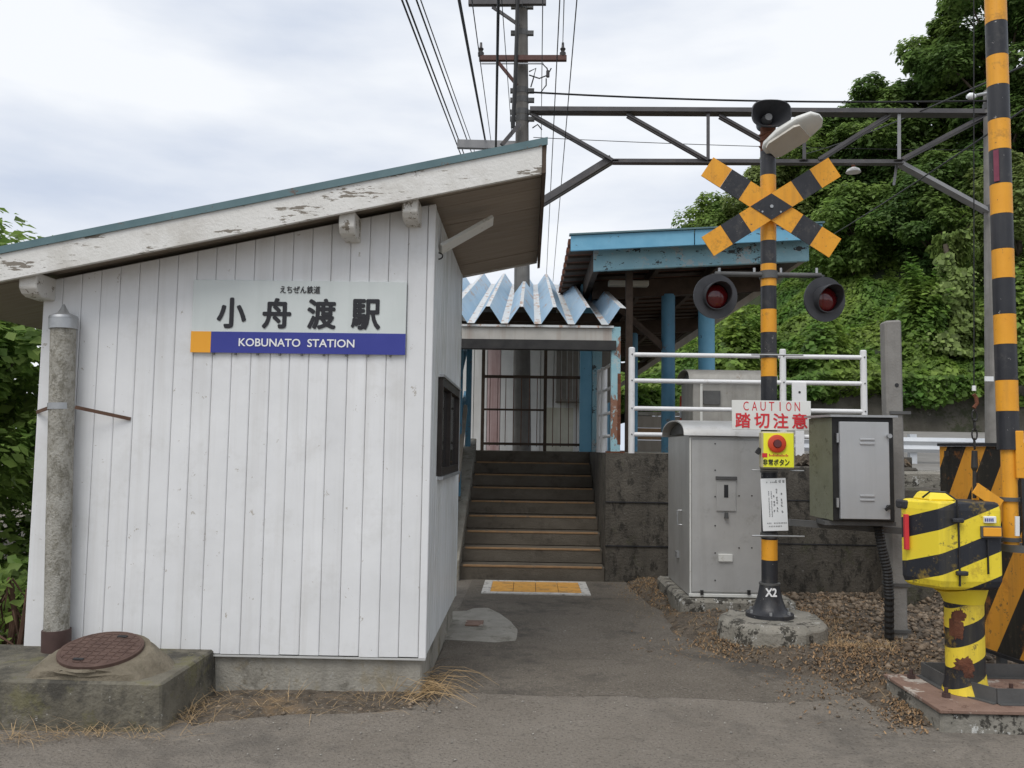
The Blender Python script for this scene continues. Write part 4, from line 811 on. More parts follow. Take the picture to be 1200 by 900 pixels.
# crossed boards
xc = sp_(903, 243, -.10); L_ = [0, 36.7, 63, 89.6]; K = 1 / F_PX * (SGY - .10); hw_ = 13.4 * K; an = R(33)
xb_ = MB().disc((xc.x, SGY - .085, xc.z), (0, 1, 0), .05, .06, 12).build('crossbuck', 'galv_dark', cs_)
for ai, (sgn, yo) in enumerate(((1, -.012), (-1, 0.))):
    d = Vector((math.cos(an), 0, sgn * math.sin(an))); nn = Vector((-d.z, 0, d.x)); yb = SGY - .10 + yo
    def seg(t0, t1, mat, nm='board_segment', y_=None, th=.010):
        yv = yb if y_ is None else y_; c = Vector((xc.x, 0, xc.z)); a = [c + d * t0 * K - nn * hw_, c + d * t1 * K - nn * hw_, c + d * t1 * K + nn * hw_, c + d * t0 * K + nn * hw_]
        MB().loft([(p.x, yv - th, p.z) for p in a], [(p.x, yv, p.z) for p in a]).build(nm, mat, xb_)
    for s_ in (1, -1):
        for i in range(3): seg(s_ * L_[i] if i else s_ * .5, s_ * (L_[i + 1] - .15), ('orange', 'black_paint', 'orange')[i])
dd1 = Vector((math.cos(an), 0, math.sin(an))); hx, hz_ = hw_ / math.sin(an), hw_ / math.cos(an)
c = Vector((xc.x, 0, xc.z)); a = [c + Vector((-hx, 0, 0)), c + Vector((0, 0, -hz_)), c + Vector((hx, 0, 0)), c + Vector((0, 0, hz_))]
MB().loft([(p.x, SGY - .127, p.z) for p in a], [(p.x, SGY - .1225, p.z) for p in a]).build('centre_plate', 'black_paint', xb_); MB().disc((xc.x, SGY - .129, xc.z), (0, 1, 0), .014, .012, 10).build('bolt', 'galv', xb_)
for sx in (-1, 1):
    MB().disc((xc.x + sx * .075, SGY - .128, xc.z - .045), (0, 1, 0), .008, .008, 8).build('bolt', 'galv', xb_)
# lamp bar and lamps
bl, br = sp_(838, 321, -.02), sp_(962, 323, -.02)
lb_ = MB().tube([bl, br], .022, 12).build('lamp_bar', 'galv_dark', cs_, smooth=True)
MB().tube([(pole_x(bl.z), SGY, bl.z - .035), (pole_x(bl.z), SGY, bl.z + .03)], .075, 20).build('clamp', 'galv_dark', lb_, smooth=True)
for px in (843, 884, 915, 957): q = sp_(px, 319, -.02); MB().tube([q + Vector((0, 0, -.01)), q + Vector((0, 0, .035))], .011, 8).build('bolt', 'galv', lb_)
def lamp(px, py, dirv, label):
    c = sp_(px, py, -.06); n_ = Vector(dirv).normalized(); r_ = 26.5 / F_PX * (SGY - .06)
    t = MB().tube([c + n_ * .012, c, c - n_ * .02], [r_, r_, r_ * .96], 36).build('lamp', 'speaker_grey', cs_, smooth=True, label=label)
    MB().tube([c - n_ * .021, c - n_ * .09, c - n_ * .15], [r_ * .55, r_ * .5, r_ * .25], 24).build('housing', 'speaker_grey', t, smooth=True)
    rh = r_ * .60; a = n_.cross(Vector((0, 0, 1))).normalized(); b = a.cross(n_)
    if b.z < 0: b = -b
    k = 32; m = MB(); outer, inner = [], []
    for i in range(k):
        th = 2 * math.pi * i / k; up_ = math.sin(th); ln = .045 + .12 * max(0, .5 + .5 * up_) ** 1.2
        for rad, lst in ((rh, outer), (rh * .94, inner)):
            o_ = a * math.cos(th) * rad + b * math.sin(th) * rad; lst.append((c + n_ * .012 + o_, c + n_ * ln + o_))
    v = [p for pr in outer for p in pr] + [p for pr in inner for p in pr]; f = []
    for i in range(k):
        j = (i + 1) % k; f += [(2 * i, 2 * j, 2 * j + 1, 2 * i + 1), (2 * k + 2 * i, 2 * k + 2 * i + 1, 2 * k + 2 * j + 1, 2 * k + 2 * j), (2 * i + 1, 2 * j + 1, 2 * k + 2 * j + 1, 2 * k + 2 * i + 1)]
    m.add(v, f); m.build('hood', 'speaker_grey', t, smooth=True)
    m = MB(); rr = []
    for s in range(6):
        ph = s / 5 * math.pi / 2; rr.append([c + n_ * (.013 + .045 * math.sin(ph)) + (a * math.cos(2 * math.pi * i / 24) + b * math.sin(2 * math.pi * i / 24)) * rh * .93 * max(.02, math.cos(ph)) for i in range(24)])
    m.rings(rr); m.build('lens', 'lens', t, smooth=True)
    MB().tube([c - n_ * .05 + Vector((0, 0, r_ * .5)), Vector((c.x, SGY - .02, bl.z))], .02, 8).build('hanger', 'galv_dark', t)
lamp(838, 347.5, (.10, -1, -.05), 'left dark red signal lamp on black disc'); lamp(966, 351, (.24, -1, -.05), 'right dark red signal lamp on black disc')
# loudspeaker and floodlight on top
q = sp_(899, 139.5); m = MB()
def rrect(c, wx, hz, n_=2.8, k=32): return [Vector((c.x + math.copysign(abs(math.cos(6.2832 * i / k)) ** (2 / n_), math.cos(6.2832 * i / k)) * wx, c.y, c.z + math.copysign(abs(math.sin(6.2832 * i / k)) ** (2 / n_), math.sin(6.2832 * i / k)) * hz)) for i in range(k)]
wx, hz2 = 23.5 / F_PX * SGY, 16.5 / F_PX * SGY; o_ = lambda dy: q + Vector((0, dy, 0))
m.rings([rrect(o_(.16), .05, .05, 2), rrect(o_(.05), wx * .5, hz2 * .5, 2.2), rrect(o_(-.10), wx * .96, hz2 * .96), rrect(o_(-.13), wx, hz2), rrect(o_(-.135), wx * .95, hz2 * .94), rrect(o_(-.10), wx * .86, hz2 * .84), rrect(o_(.0), wx * .45, hz2 * .45, 2.2), rrect(o_(.03), wx * .3, hz2 * .3, 2)])
spk = m.build('loudspeaker', 'speaker_grey', cs_, smooth=True)
MB().tube([o_(.02), o_(-.05)], [.045, .03], 14).build('driver', 'blob_grey', spk, smooth=True)
m = MB(); 
for k in range(3): m.tube([(pole_x(4.0) + .07 * math.cos(a), SGY + .07 * math.sin(a), q.z - .14 - k * .05 + .01 * math.sin(3 * a)) for a in lin(0, 6.28, 14)], .007, 5)
m.build('wire_wrap', 'rust', cs_)
a0, a1 = sp_(897, 178, -.05), sp_(962, 137, -.35); d = (a1 - a0); dn = d.normalized(); sdv = Vector((.45, -.75, -.55)); sdv = (sdv - dn * sdv.dot(dn)).normalized(); s2 = dn.cross(sdv).normalized()
rings_ = []; 
for f, wv, hv in ((0, .05, .05), (.06, .085, .075), (.35, .125, .10), (.7, .125, .09), (.92, .095, .065), (1.0, .035, .025)):
    c = a0 + d * f; rings_.append([c + s2 * math.cos(t_) * wv + sdv * (math.sin(t_) * hv if math.sin(t_) < 0 else math.sin(t_) * hv * .35) for t_ in [2 * math.pi * i / 20 for i in range(20)]])
fl_ = MB().rings(rings_).build('floodlight', 'lamp_white', cs_, smooth=True)
rg_ = []
for f, wv in ((.08, .075), (.16, .10), (.62, .105), (.70, .085)):
    c = a0 + d * f + sdv * .034; rg_.append([c - s2 * wv - sdv * .01, c + s2 * wv - sdv * .01, c + s2 * wv + sdv * .012, c - s2 * wv + sdv * .012])
MB().rings(rg_).build('diffuser', 'lamp_lens', fl_)
# small cross rods on the pole
for py in (417, 551, 627):
    z = sp_(900, py).z; MB().tube([(pole_x(z) - .16, SGY - .07, z), (pole_x(z) + .26, SGY - .07, z)], .007, 6).build('step_rod', 'galv', cs_); MB().tube([(pole_x(z), SGY, z - .02), (pole_x(z), SGY, z + .02)], .072, 18).build('clamp', 'galv_dark', cs_, smooth=True)

# signs on the pole
CYp = SGY - .085
def rect(px0, px1, py0, py1, Y): a, b = P(px0, (py0 + py1) / 2, Y), P(px1, (py0 + py1) / 2, Y); return a.x, b.x, P((px0 + px1) / 2, py1, Y).z, P((px0 + px1) / 2, py0, Y).z
x0, x1, z0, z1 = rect(857.5, 950, 469.5, 504, CYp)
ca_ = thing('caution_sign', ((x0 + x1) / 2, CYp, z0), 'white caution sign with red lettering on the striped pole', 'sign')
MB().box(x0, x1, CYp - .008, CYp, z0, z1).build('board', 'caution_face', ca_, bev=.002); MB().box(x0 + .3, x1 - .3, CYp + .001, CYp + .035, z0 + .05, z1 - .05).build('bracket', 'galv_dark', ca_)
r_ = rect(869, 939, 471, 481.5, CYp); xw_ = (r_[1] - r_[0]); cw = xw_ / 7
text('CAUTION', 0, 0, r_[2], r_[3], CYp - .0095, 'red_ink', ca_, bold=.0, chars=[(r_[0] + cw * i + cw * (.18 if ch != 'I' else .42), r_[0] + cw * i + cw * (.80 if ch != 'I' else .54)) for i, ch in enumerate('CAUTION')])
r_ = rect(859.5, 948, 484, 502, CYp); cw = (r_[1] - r_[0]) / 4
text('踏切注意', 0, 0, r_[2], r_[3], CYp - .0095, 'red_ink', ca_, bold=.003, chars=[(r_[0] + cw * i + cw * .08, r_[0] + cw * i + cw * .90) for i in range(4)])
x0, x1, z0, z1 = rect(890, 928.5, 506, 549, CYp)
eb = thing('emergency_button', ((x0 + x1) / 2, CYp, z0), 'yellow emergency button box on the striped pole', 'button box')
MB().box(x0, x1, CYp - .07, CYp + .02, z0, z1).build('box', 'beige_frame', eb, bev=.012)
yf = CYp - .071; fw = .012; MB().box(x0 + fw, x1 - fw, yf - .003, yf, z0 + fw, z1 - fw).build('face', 'lemon', eb)
bc = P(910, 520, yf); MB().tube([(bc.x, yf - .002, bc.z), (bc.x, yf - .02, bc.z), (bc.x, yf - .026, bc.z)], [.072, .072, .058], 28).build('button_ring', 'button_red', eb, smooth=True); MB().tube([(bc.x, yf - .024, bc.z), (bc.x, yf - .034, bc.z)], [.036, .03], 22).build('button', 'lens', eb, smooth=True)
r_ = rect(893.5, 925.5, 538, 545.5, yf); cw = (r_[1] - r_[0]) / 5
text('非常ボタン', 0, 0, r_[2], r_[3], yf - .005, 'ink', eb, bold=.0015, chars=[(r_[0] + cw * i + cw * .05, r_[0] + cw * i + cw * .92) for i in range(5)])
r_ = rect(893, 899, 531, 536, yf); MB().box(r_[0], r_[1], yf - .0045, yf - .0032, r_[2], r_[3]).build('red_mark', 'red_ink', eb)
m = MB(); r_ = rect(901, 924, 532, 535, yf)
for i in range(14): a = r_[0] + (r_[1] - r_[0]) * i / 14; m.box(a, a + .007, yf - .0045, yf - .0032, r_[2], r_[3] - (.008 if i % 3 else 0))
m.build('small_print', 'red_ink', eb)
MB().bar((x0 - .001, CYp - .03, (z0 + z1) / 2 - .02), (x0 - .03, CYp - .03, (z0 + z1) / 2 + .0), .03, .05).build('cable_gland', 'plastic_black', eb)
x0, x1, z0, z1 = rect(892.5, 922, 560.5, 622, CYp - .01); cx_, cz_ = (x0 + x1) / 2, (z0 + z1) / 2; tl = R(2.5)
npp = thing('notice_sheet', (cx_, CYp - .01, z0), 'tilted white printed notice on the pole below the yellow box', 'notice')
def rotp(x, z): return (cx_ + (x - cx_) * math.cos(tl) - (z - cz_) * math.sin(tl), cz_ + (x - cx_) * math.sin(tl) + (z - cz_) * math.cos(tl))
def rbox(m, xa, xb, za, zb_, ya, yb):
    q_ = [rotp(xa, za), rotp(xb, za), rotp(xb, zb_), rotp(xa, zb_)]; return m.loft([(a, ya, b) for a, b in q_], [(a, yb, b) for a, b in q_])
rbox(MB(), x0, x1, z0, z1, CYp - .014, CYp - .010).build('sheet', 'paper', npp)
m = MB(); rn = random.Random(5); Wd, Hh = x1 - x0, z1 - z0
def strokes(cx, zt, zb_, s):
    z = zt
    while z - s > zb_:
        if rn.random() < .88:
            for k in range(3): a = cx - s * .5 + rn.random() * s * .3; zz_ = z - s * (.1 + .3 * k); rbox(m, a, a + s * rn.uniform(.4, .7), zz_ - s * .10, zz_, CYp - .0155, CYp - .0141)
            a = cx + rn.uniform(-.2, .2) * s; rbox(m, a, a + s * .13, z - s * .85, z, CYp - .0155, CYp - .0141)
        z -= s * 1.18
for cxf, s, zt, zbm in ((.80, .020, .72, .30), (.62, .018, .80, .30), (.50, .020, .68, .32), (.40, .011, .82, .26), (.30, .011, .82, .22)): strokes(x0 + Wd * cxf, z0 + Hh * zt, z0 + Hh * zbm, s)
for zf, s, xs_, n_ in ((.90, .026, .62, 3), (.905, .014, .25, 5), (.13, .012, .2, 12), (.07, .012, .2, 9)):
    for i in range(n_): strokes(x0 + Wd * xs_ + i * s * 1.12, z0 + Hh * zf + s, z0 + Hh * zf - s * .25, s)
m.build('print', 'ink', npp)

# ================================================================== CONCRETE POST AND CONTROL BOX
PY_ = 6.85; c0 = G(1053, 757); ct = P(1043, 377, PY_); 
cp = thing('concrete_post', (c0.x, PY_, 0), 'weathered square-topped concrete post behind the grey control box', 'post')
cb_, ctx = P(1052, 760, PY_), P(1043.5, 377, PY_)
MB().loft([(cb_.x - .062, PY_ - .06, -.15), (cb_.x + .062, PY_ - .06, -.15), (cb_.x + .062, PY_ + .06, -.15), (cb_.x - .062, PY_ + .06, -.15)], [(ctx.x - .068, PY_ - .06, ctx.z), (ctx.x + .066, PY_ - .06, ctx.z + .01), (ctx.x + .066, PY_ + .06, ctx.z + .004), (ctx.x - .068, PY_ + .06, ctx.z - .004)]).build('shaft', 'pole_concrete', cp, bev=.016)
q = P(1047, 452, PY_); MB().disc((q.x, PY_ - .061, q.z), (0, 1, 0), .016, .006, 12).build('hole', 'black_flat', cp)
for py in (484, 684, 738): q = P(1051, py, PY_); MB().box(q.x - .085, q.x + .08, PY_ - .075, PY_ + .075, q.z - .012, q.z + .012).build('strap', 'galv_dark', cp)
BXY = 6.45; bx0, bx1_ = P(976, 550, BXY).x, P(1049, 550, BXY).x; bz0, bz1 = P(1000, 611, BXY).z, P(1000, 489, BXY).z
jb = thing('control_box', ((bx0 + bx1_) / 2, BXY, bz0), 'grey steel control box with open-fronted olive side on the concrete post', 'control box')
MB().box(bx0, bx1_, BXY + .02, BXY + .28, bz0, bz1).build('body', 'plastic_black', jb, bev=.004)
sx = P(951, 550, BXY + .26).x - .01
MB().loft([(bx0 - .003, BXY - .0, bz0 + .004), (bx0 + .0, BXY + .03, bz0 + .004), (sx + .02, BXY + .28, bz0 + .02), (sx, BXY + .28, bz0 + .02)], [(bx0 - .003, BXY - .0, bz1 - .004), (bx0 + .0, BXY + .03, bz1 - .004), (sx + .02, BXY + .28, bz1 - .005), (sx, BXY + .28, bz1 - .005)]).build('side_panel', 'box_olive', jb)
MB().loft([(sx - .03, BXY + .30, bz1 + .001), (bx1_ + .02, BXY + .30, bz1 + .001), (bx1_ + .02, BXY - .02, bz1 + .001), (bx0 - .02, BXY - .02, bz1 + .001)], [(sx - .03, BXY + .30, bz1 + .018), (bx1_ + .02, BXY + .30, bz1 + .018), (bx1_ + .02, BXY - .02, bz1 + .018), (bx0 - .02, BXY - .02, bz1 + .018)]).build('lid', 'galv', jb)
def bp_(px, py, Y=BXY): q = P(px, py, Y); return q.x, q.z
a, b = bp_(983, 494), bp_(1043, 609); dr = MB().box(a[0], b[0], BXY - .012, BXY + .019, b[1], a[1]).build('door', 'box_door', jb, bev=.004)
for py in (518, 584):
    for dy in (-3, 2):
        a, b = bp_(1007, py + dy - 1.4), bp_(1024, py + dy + 1.4); MB().box(a[0], b[0], BXY - .02, BXY - .0125, b[1], a[1]).build('vent', 'box_door', dr, bev=.003)
for py in (511, 594): x_, z_ = bp_(1040, py); MB().disc((x_, BXY - .03, z_), (0, 1, 0), .017, .034, 12).build('lock', 'galv' if py < 550 else 'plastic_black', dr); 
x_, z_ = bp_(1040, 594); MB().bar((x_ - .035, BXY - .045, z_ - .02), (x_ + .01, BXY - .045, z_ + .012), .014, .022).build('lever', 'plastic_black', dr)
for py in (513, 589): x_, z_ = bp_(982, py); MB().box(x_ - .014, x_ + .002, BXY - .016, BXY + .005, z_ - .035, z_ + .035).build('hinge', 'galv', dr)
MB().box(bx0 - .05, bx1_ + .02, BXY + .05, BXY + .24, bz0 - .035, bz0 - .002).build('mount', 'galv_dark', jb)
MB().bar((P(925, 614, 6.7).x, 6.7, P(925, 612, 6.7).z), (P(1055, 614, 6.7).x, 6.7, P(1055, 622, 6.7).z), .05, .05).build('support_arm', 'galv_dark', jb)
m = MB(); pts = [P(1028, 612, 6.62), P(1033, 640, 6.6), P(1040, 670, 6.6), P(1042, 700, 6.62), P(1042, 752, 6.7)]; fine = []
for i in range(len(pts) - 1):
    for k in range(16): fine.append(pts[i].lerp(pts[i + 1], k / 16))
m.tube(fine, [.033 if i % 2 else .038 for i in range(len(fine))], 10); m.build('conduit', 'plastic_black', jb)

# ================================================================== CROSSING GATE
GP0 = G(1104, 857); gz = P(1104, 831, GP0.y).z; gx0 = GP0.x; gyb = G(1037, 790, gz).y
gp = thing('gate_plinth', (gx0 + .5, GP0.y, 0), 'lichen-stained concrete plinth with rusty steel top plate under the gate machine', 'plinth')
MB().loft([(gx0 - .02, GP0.y - .015, -.1), (gx0 + 1.3, GP0.y - .015, -.1), (gx0 + 1.3, gyb, -.1), (gx0 - .02, gyb, -.1)], [(gx0, GP0.y, gz - .022), (gx0 + 1.3, GP0.y, gz - .022), (gx0 + 1.3, gyb, gz - .022), (gx0, gyb, gz - .022)]).build('block', 'lichen_concrete', gp, bev=.015)
MB().box(gx0 - .015, gx0 + 1.3, GP0.y - .015, gyb + .01, gz - .021, gz).build('top_plate', 'rust_plate', gp, bev=.003)
for px, py in ((1068, 795), (1109, 817), (1185, 812)):
    q = G(px, py, gz); MB().tube([(q.x, q.y, gz), (q.x, q.y, gz + .055)], .012, 8).tube([(q.x, q.y, gz + .001), (q.x, q.y, gz + .025)], .026, 6).build('anchor_bolt', 'brown_sleeve', gp)
GY = 5.26; gcx = P(1131, 770, GY).x
gm = thing('crossing_gate', (gcx, GY, gz), 'yellow and black striped crossing gate machine with raised banded boom', 'crossing gate')
# steel frame round the foot
fx0_, fx1_, fy0, fy1 = G(1092, 797, gz).x - .02, gx0 + 1.1, GP0.y + .12, gyb - .03
m = MB(); pts = [(fx0_, fy0 + .28), (fx0_ + .16, fy0), (fx1_, fy0), (fx1_, fy1), (fx0_, fy1)]
for i in range(5):
    a, b = pts[i], pts[(i + 1) % 5]; MB().bar((*a, gz + .045), (*b, gz + .045), .012, .085).build('base_channel', 'galv_dark', gm); MB().bar((a[0], a[1], gz + .004), (b[0], b[1], gz + .004), .07, .006).build('base_flange', 'galv_dark', gm)
zp0, zp1 = gz + .002, P(1130, 697, GY - .1).z; pr = 20.5 / F_PX * GY
ped = MB().tube([(gcx, GY, zp0), (gcx, GY, zp0 + .06), (gcx, GY, zp0 + .13), (gcx, GY, zp1)], [pr * 1.22, pr * 1.08, pr, pr], 24).build('pedestal', 'pedestal_stripe', gm, smooth=True)
def blob(px, py, w_, h_, Y, nm='rust_patch', mat='rust', par=ped):
    q = P(px, py, Y); k = 44; c = []
    for i in range(k):
        t_ = 2 * math.pi * i / k; rr = 1 + .55 * noise.noise((math.cos(t_) * 1.7 + px, math.sin(t_) * 1.7, 3)) + .4 * noise.noise((math.cos(t_) * 6 + px, math.sin(t_) * 6, 5)); c.append((q.x + math.cos(t_) * w_ * rr, math.sin(t_) * h_ * rr + q.z))
    cyl = lambda x: GY - math.sqrt(max(.0, (pr + .0025) ** 2 - (x - gcx) ** 2))
    c = [(max(gcx - pr * .98, min(gcx + pr * .98, x)), z) for x, z in c]
    m_ = MB(); ctr_ = (sum(x for x, z in c) / k, sum(z for x, z in c) / k); rings_ = []
    for f_ in (1, .75, .5, .25, .02): rings_.append([(ctr_[0] + (x - ctr_[0]) * f_, cyl(ctr_[0] + (x - ctr_[0]) * f_) - .004 * (1 - f_), ctr_[1] + (z - ctr_[1]) * f_) for x, z in c])
    m_.rings(rings_); m_.build(nm, mat, par, smooth=True)
blob(1124, 738, .032, .075, GY - pr); blob(1127, 722, .028, .04, GY - pr); blob(1131, 781, .04, .05, GY - pr); blob(1136, 790, .025, .03, GY - pr)
# neck
zh0, zh1 = P(1118, 692, GY - .2).z, P(1118, 588, GY - .2).z; hcx = P(1118, 640, GY - .1).x
MB().tube([(gcx, GY, zp1 - .06), (gcx, GY, zp1), (gcx - .01, GY, zh0 + .004)], [pr * 1.02, pr * 1.2, pr * 1.45], 20).build('neck', 'yellow', gm, smooth=True)
hw1 = 55 / F_PX * (GY - .1)
plan = [(-.25, .03), (-.245, -.02), (-.14, -.205), (-.12, -.22), (.0, -.22), (.225, -.195), (.24, -.17), (.24, .12), (.2, .16), (-.16, .16), (-.21, .12)]
plan = [(x * hw1 / .285, y) for x, y in plan]
def pring(z, s, dx=0.): return [(hcx + x * s + dx, GY + y * s, z) for x, y in plan]
hsg = MB().rings([pring(zh0, .86), pring(zh0 + .02, .95), pring(zh0 + .055, 1.0), pring(zh1 - .05, 1.), pring(zh1 - .012, .975), pring(zh1, .93)]).build('housing', 'machine_stripe', gm, bev=.008)
sy = GY - .2265; xs_ = P(1124, 640, sy).x
MB().box(xs_ - .004, xs_ + .004, sy - .004, sy + .01, zh0 + .03, zh1 - .02).build('door_seam', 'black_flat', hsg)
MB().box(xs_ + .17, xs_ + .176, sy + .008, sy + .022, zh0 + .1, zh0 + .30).build('door_seam', 'black_flat', hsg)
MB().rings([[(hcx - .15, GY - .12, zh1 - .002), (hcx + .02, GY - .13, zh1 - .002), (hcx + .04, GY + .1, zh1 - .002), (hcx - .16, GY + .1, zh1 - .002)], [(hcx - .12, GY - .09, zh1 + .05), (hcx - .02, GY - .10, zh1 + .045), (hcx + .0, GY + .08, zh1 + .045), (hcx - .13, GY + .08, zh1 + .05)]]).build('top_cap', 'yellow', hsg, bev=.012)
MB().tube([P(1081, 583, GY - .15), P(1090, 576, GY - .18), P(1108, 577, GY - .22), P(1121, 586, GY - .25), P(1123, 610, GY - .245)], .006, 6).build('cable', 'plastic_black', hsg)
MB().box(hcx - .26, hcx - .17, GY - .03, GY + .10, zh1 - .06, zh1 - .006).build('dark_cap', 'black_paint', hsg, bev=.01)
q = P(1060, 623, GY - .02); MB().box(q.x - .012, q.x + .012, GY - .06, GY - .03, P(1060, 643, GY).z, P(1060, 602, GY).z).build('red_reflector', 'red_ink', hsg, bev=.003)
for px, py in ((1123, 610), (1128, 672)): q = P(px, py, sy - .02); MB().box(q.x - .035, q.x + .03, sy - .035, sy - .002, q.z - .013, q.z + .013).build('latch', 'black_paint', hsg, bev=.006)
def hplate(nm, px0, px1, py0, py1, mat, dy): a, b = P(px0, py0, sy + .012), P(px1, py1, sy + .012); return MB().box(a.x, b.x, sy + .014 - dy, sy + .03, b.z, a.z).build(nm, mat, hsg, bev=.002)
hplate('sticker', 1153, 1167, 605, 613, 'paper', .01); hplate('reflector_frame', 1149, 1173.5, 616.5, 630.5, 'galv_dark', .012); hplate('reflector', 1151, 1172, 618, 628.5, 'sign_orange', .02)
m = MB()
for i in range(5): q = P(1154.5 + i * 2.2, 609, sy); m.box(q.x, q.x + .006, sy + .0015, sy + .004, q.z - .011, q.z + .008)
m.build('small_print', 'sign_blue', hsg)
# raised boom
BYm = GY - .02
b0_, b1_ = P(1166.5, 0, BYm), P(1181, 500, BYm); bd = (b0_ - b1_).normalized(); br_ = 11.8 / F_PX * BYm
def bm_at(py): return P(1166.5 + 14.5 * py / 500, py, BYm)
ys = [-250, -205, -170, -128, -92, -50, -12, 28, 67, 102, 142, 177, 217, 252, 293, 327, 369, 404, 446, 482, 527]
for i in range(len(ys) - 1):
    a, b = bm_at(ys[i]), bm_at(ys[i + 1]); MB().tube([a - bd * .0006, b + bd * .0006], br_, 22).build('boom_band', 'orange' if i % 2 == 0 else 'black_paint', gm, smooth=True)
a, b = bm_at(177), bm_at(217); MB().bar(Vector((a.x - br_ * .75, a.y - br_ * .68, a.z - .01)), Vector((b.x - br_ * .75, b.y - br_ * .68, b.z + .01)), .012, .03, up=(1, -1, 0)).build('red_tape', 'purple_tape', gm)
a, b = bm_at(527), bm_at(640); MB().tube([a - bd * .001, b], br_ * .72, 18).build('boom_socket', 'orange', gm, smooth=True)
for dx, y0_, y1_, mt in ((.035, 505, 560, 'orange'), (.062, 560, 638, 'black_paint'), (.095, 565, 640, 'yellow')):
    a, b = bm_at(y0_), bm_at(y1_); o_ = Vector((dx, -br_ * .9, 0)); MB().bar(a + o_, b + o_, .05, .02, up=(0, 1, 0)).build('socket_plate', mt, gm, bev=.004)
a, b = P(1192, 605, BYm - .12), P(1192, 628, BYm - .12); MB().bar(a, b, .025, .008, up=(0, 1, 0)).build('label_plate', 'white_paint', gm)
q = bm_at(640); MB().tube([q - Vector((-.05, 0, .03)), q + Vector((.05, 0, .012))], .11, 20).build('pivot_disc', 'galv_dark', gm, smooth=True)
for py in (585, 632): q = bm_at(py); MB().tube([q - bd * .012, q + bd * .012], br_ * .9, 18).build('clamp', 'galv_dark', gm, smooth=True)
MB().bar(P(1143, 572, GY - .05), P(1172, 592, GY - .05), .012, .07).bar(P(1143, 566, GY + .05), P(1143, 590, GY + .05), .03, .03).build('pivot_arm', 'orange', gm)
rw = P(1141.5, 470, GY); MB().tube([P(1141, -200, GY), P(1141.4, 452, GY)], .004, 6).build('lift_rope', 'wire_black', gm)
MB().tube([P(1141.4, 452, GY), P(1141.4, 458, GY)], .012, 8).build('rope_ferrule', 'paper', gm)
MB().tube([P(1141, 462, GY), P(1144, 466, GY), P(1145, 473, GY), P(1141, 478, GY)], .012, 8).build('hook', 'rust', gm)
for i in range(4):
    c = P(1142, 487 + i * 11 , GY); m = MB(); wd, ht = (.016, .034); ax = Vector((1, 0, 0)) if i % 2 == 0 else Vector((.3, .95, 0))
    m.tube([c + ax * wd * math.cos(t_) + Vector((0, 0, ht * math.sin(t_))) for t_ in lin(0, 6.2832, 15)], .0055, 6); m.build('chain_link', 'dark_metal', gm)
MB().tube([P(1142, 528, GY), P(1142, 548, GY), P(1142, 552, GY), P(1142, 584, GY)], [.016, .02, .011, .011], 10).build('turnbuckle', 'dark_metal', gm)

# striped guard board beside the gate
ba, bb = P(1101, 523, 6.55), P(1222, 528, 5.5); sbx = thing('striped_board', (bb.x, 6, 0), 'large orange and black striped board behind the gate machine', 'barrier board')
zt2 = ba.z; zb2 = P(1105, 742, 6.55).z
n_ = Vector((-(ba - bb).y, (ba - bb).x, 0)).normalized() * .012; n_ = n_ if n_.x < 0 else -n_
A, B = Vector((ba.x, ba.y, 0)), Vector((bb.x, bb.y, 0))
MB().loft([A + Vector((0, 0, zb2)), B + Vector((0, 0, zb2)), B - n_ + Vector((0, 0, zb2)), A - n_ + Vector((0, 0, zb2))], [A + Vector((0, 0, zt2)), B + Vector((0, 0, zt2)), B - n_ + Vector((0, 0, zt2)), A - n_ + Vector((0, 0, zt2))]).build('panel', 'board_stripe', sbx)
MB().bar(A + Vector((0, 0, zt2 + .012)), B + Vector((0, 0, zt2 + .012)), .04, .022).build('top_rail', 'black_flat', sbx); MB().bar(A + Vector((0, 0, zb2 - .012)), B + Vector((0, 0, zb2 - .012)), .04, .022).build('bottom_rail', 'black_flat', sbx)
for f_ in (.08, .55, .95): p = A.lerp(B, f_) - n_ * 2.5; MB().bar(p + Vector((0, 0, -.1)), p + Vector((0, 0, zt2 - .02)), .05, .05).build('post', 'galv_dark', sbx)
q = P(1111, 531.5, 6.4); MB().box(q.x - .02, q.x - .004, 6.38, 6.42, q.z - .02, q.z + .02).build('bolt', 'dark_metal', sbx)
q = P(1196, 560, 7.2); yb2 = thing('banded_board', (q.x + .4, 7.2, 0), 'yellow and grey horizontally banded board at the right edge', 'barrier board')
for i, (pa_, pb__, mt) in enumerate(((521, 530, 'yellow'), (530, 545, 'galv'), (545, 556, 'yellow'), (556, 572, 'black_paint'), (572, 600, 'yellow'))):
    a, b = P(1194, pa_, 7.2), P(1194, pb__, 7.2); MB().box(a.x, a.x + .8, 7.2, 7.22, b.z + .001, a.z - .001).build('band', mt, yb2)
for dx in (.15, .65): MB().box(P(1194, 560, 7.2).x + dx, P(1194, 560, 7.2).x + dx + .05, 7.222, 7.27, -.1, P(1194, 521, 7.2).z).build('post', 'galv_dark', yb2)

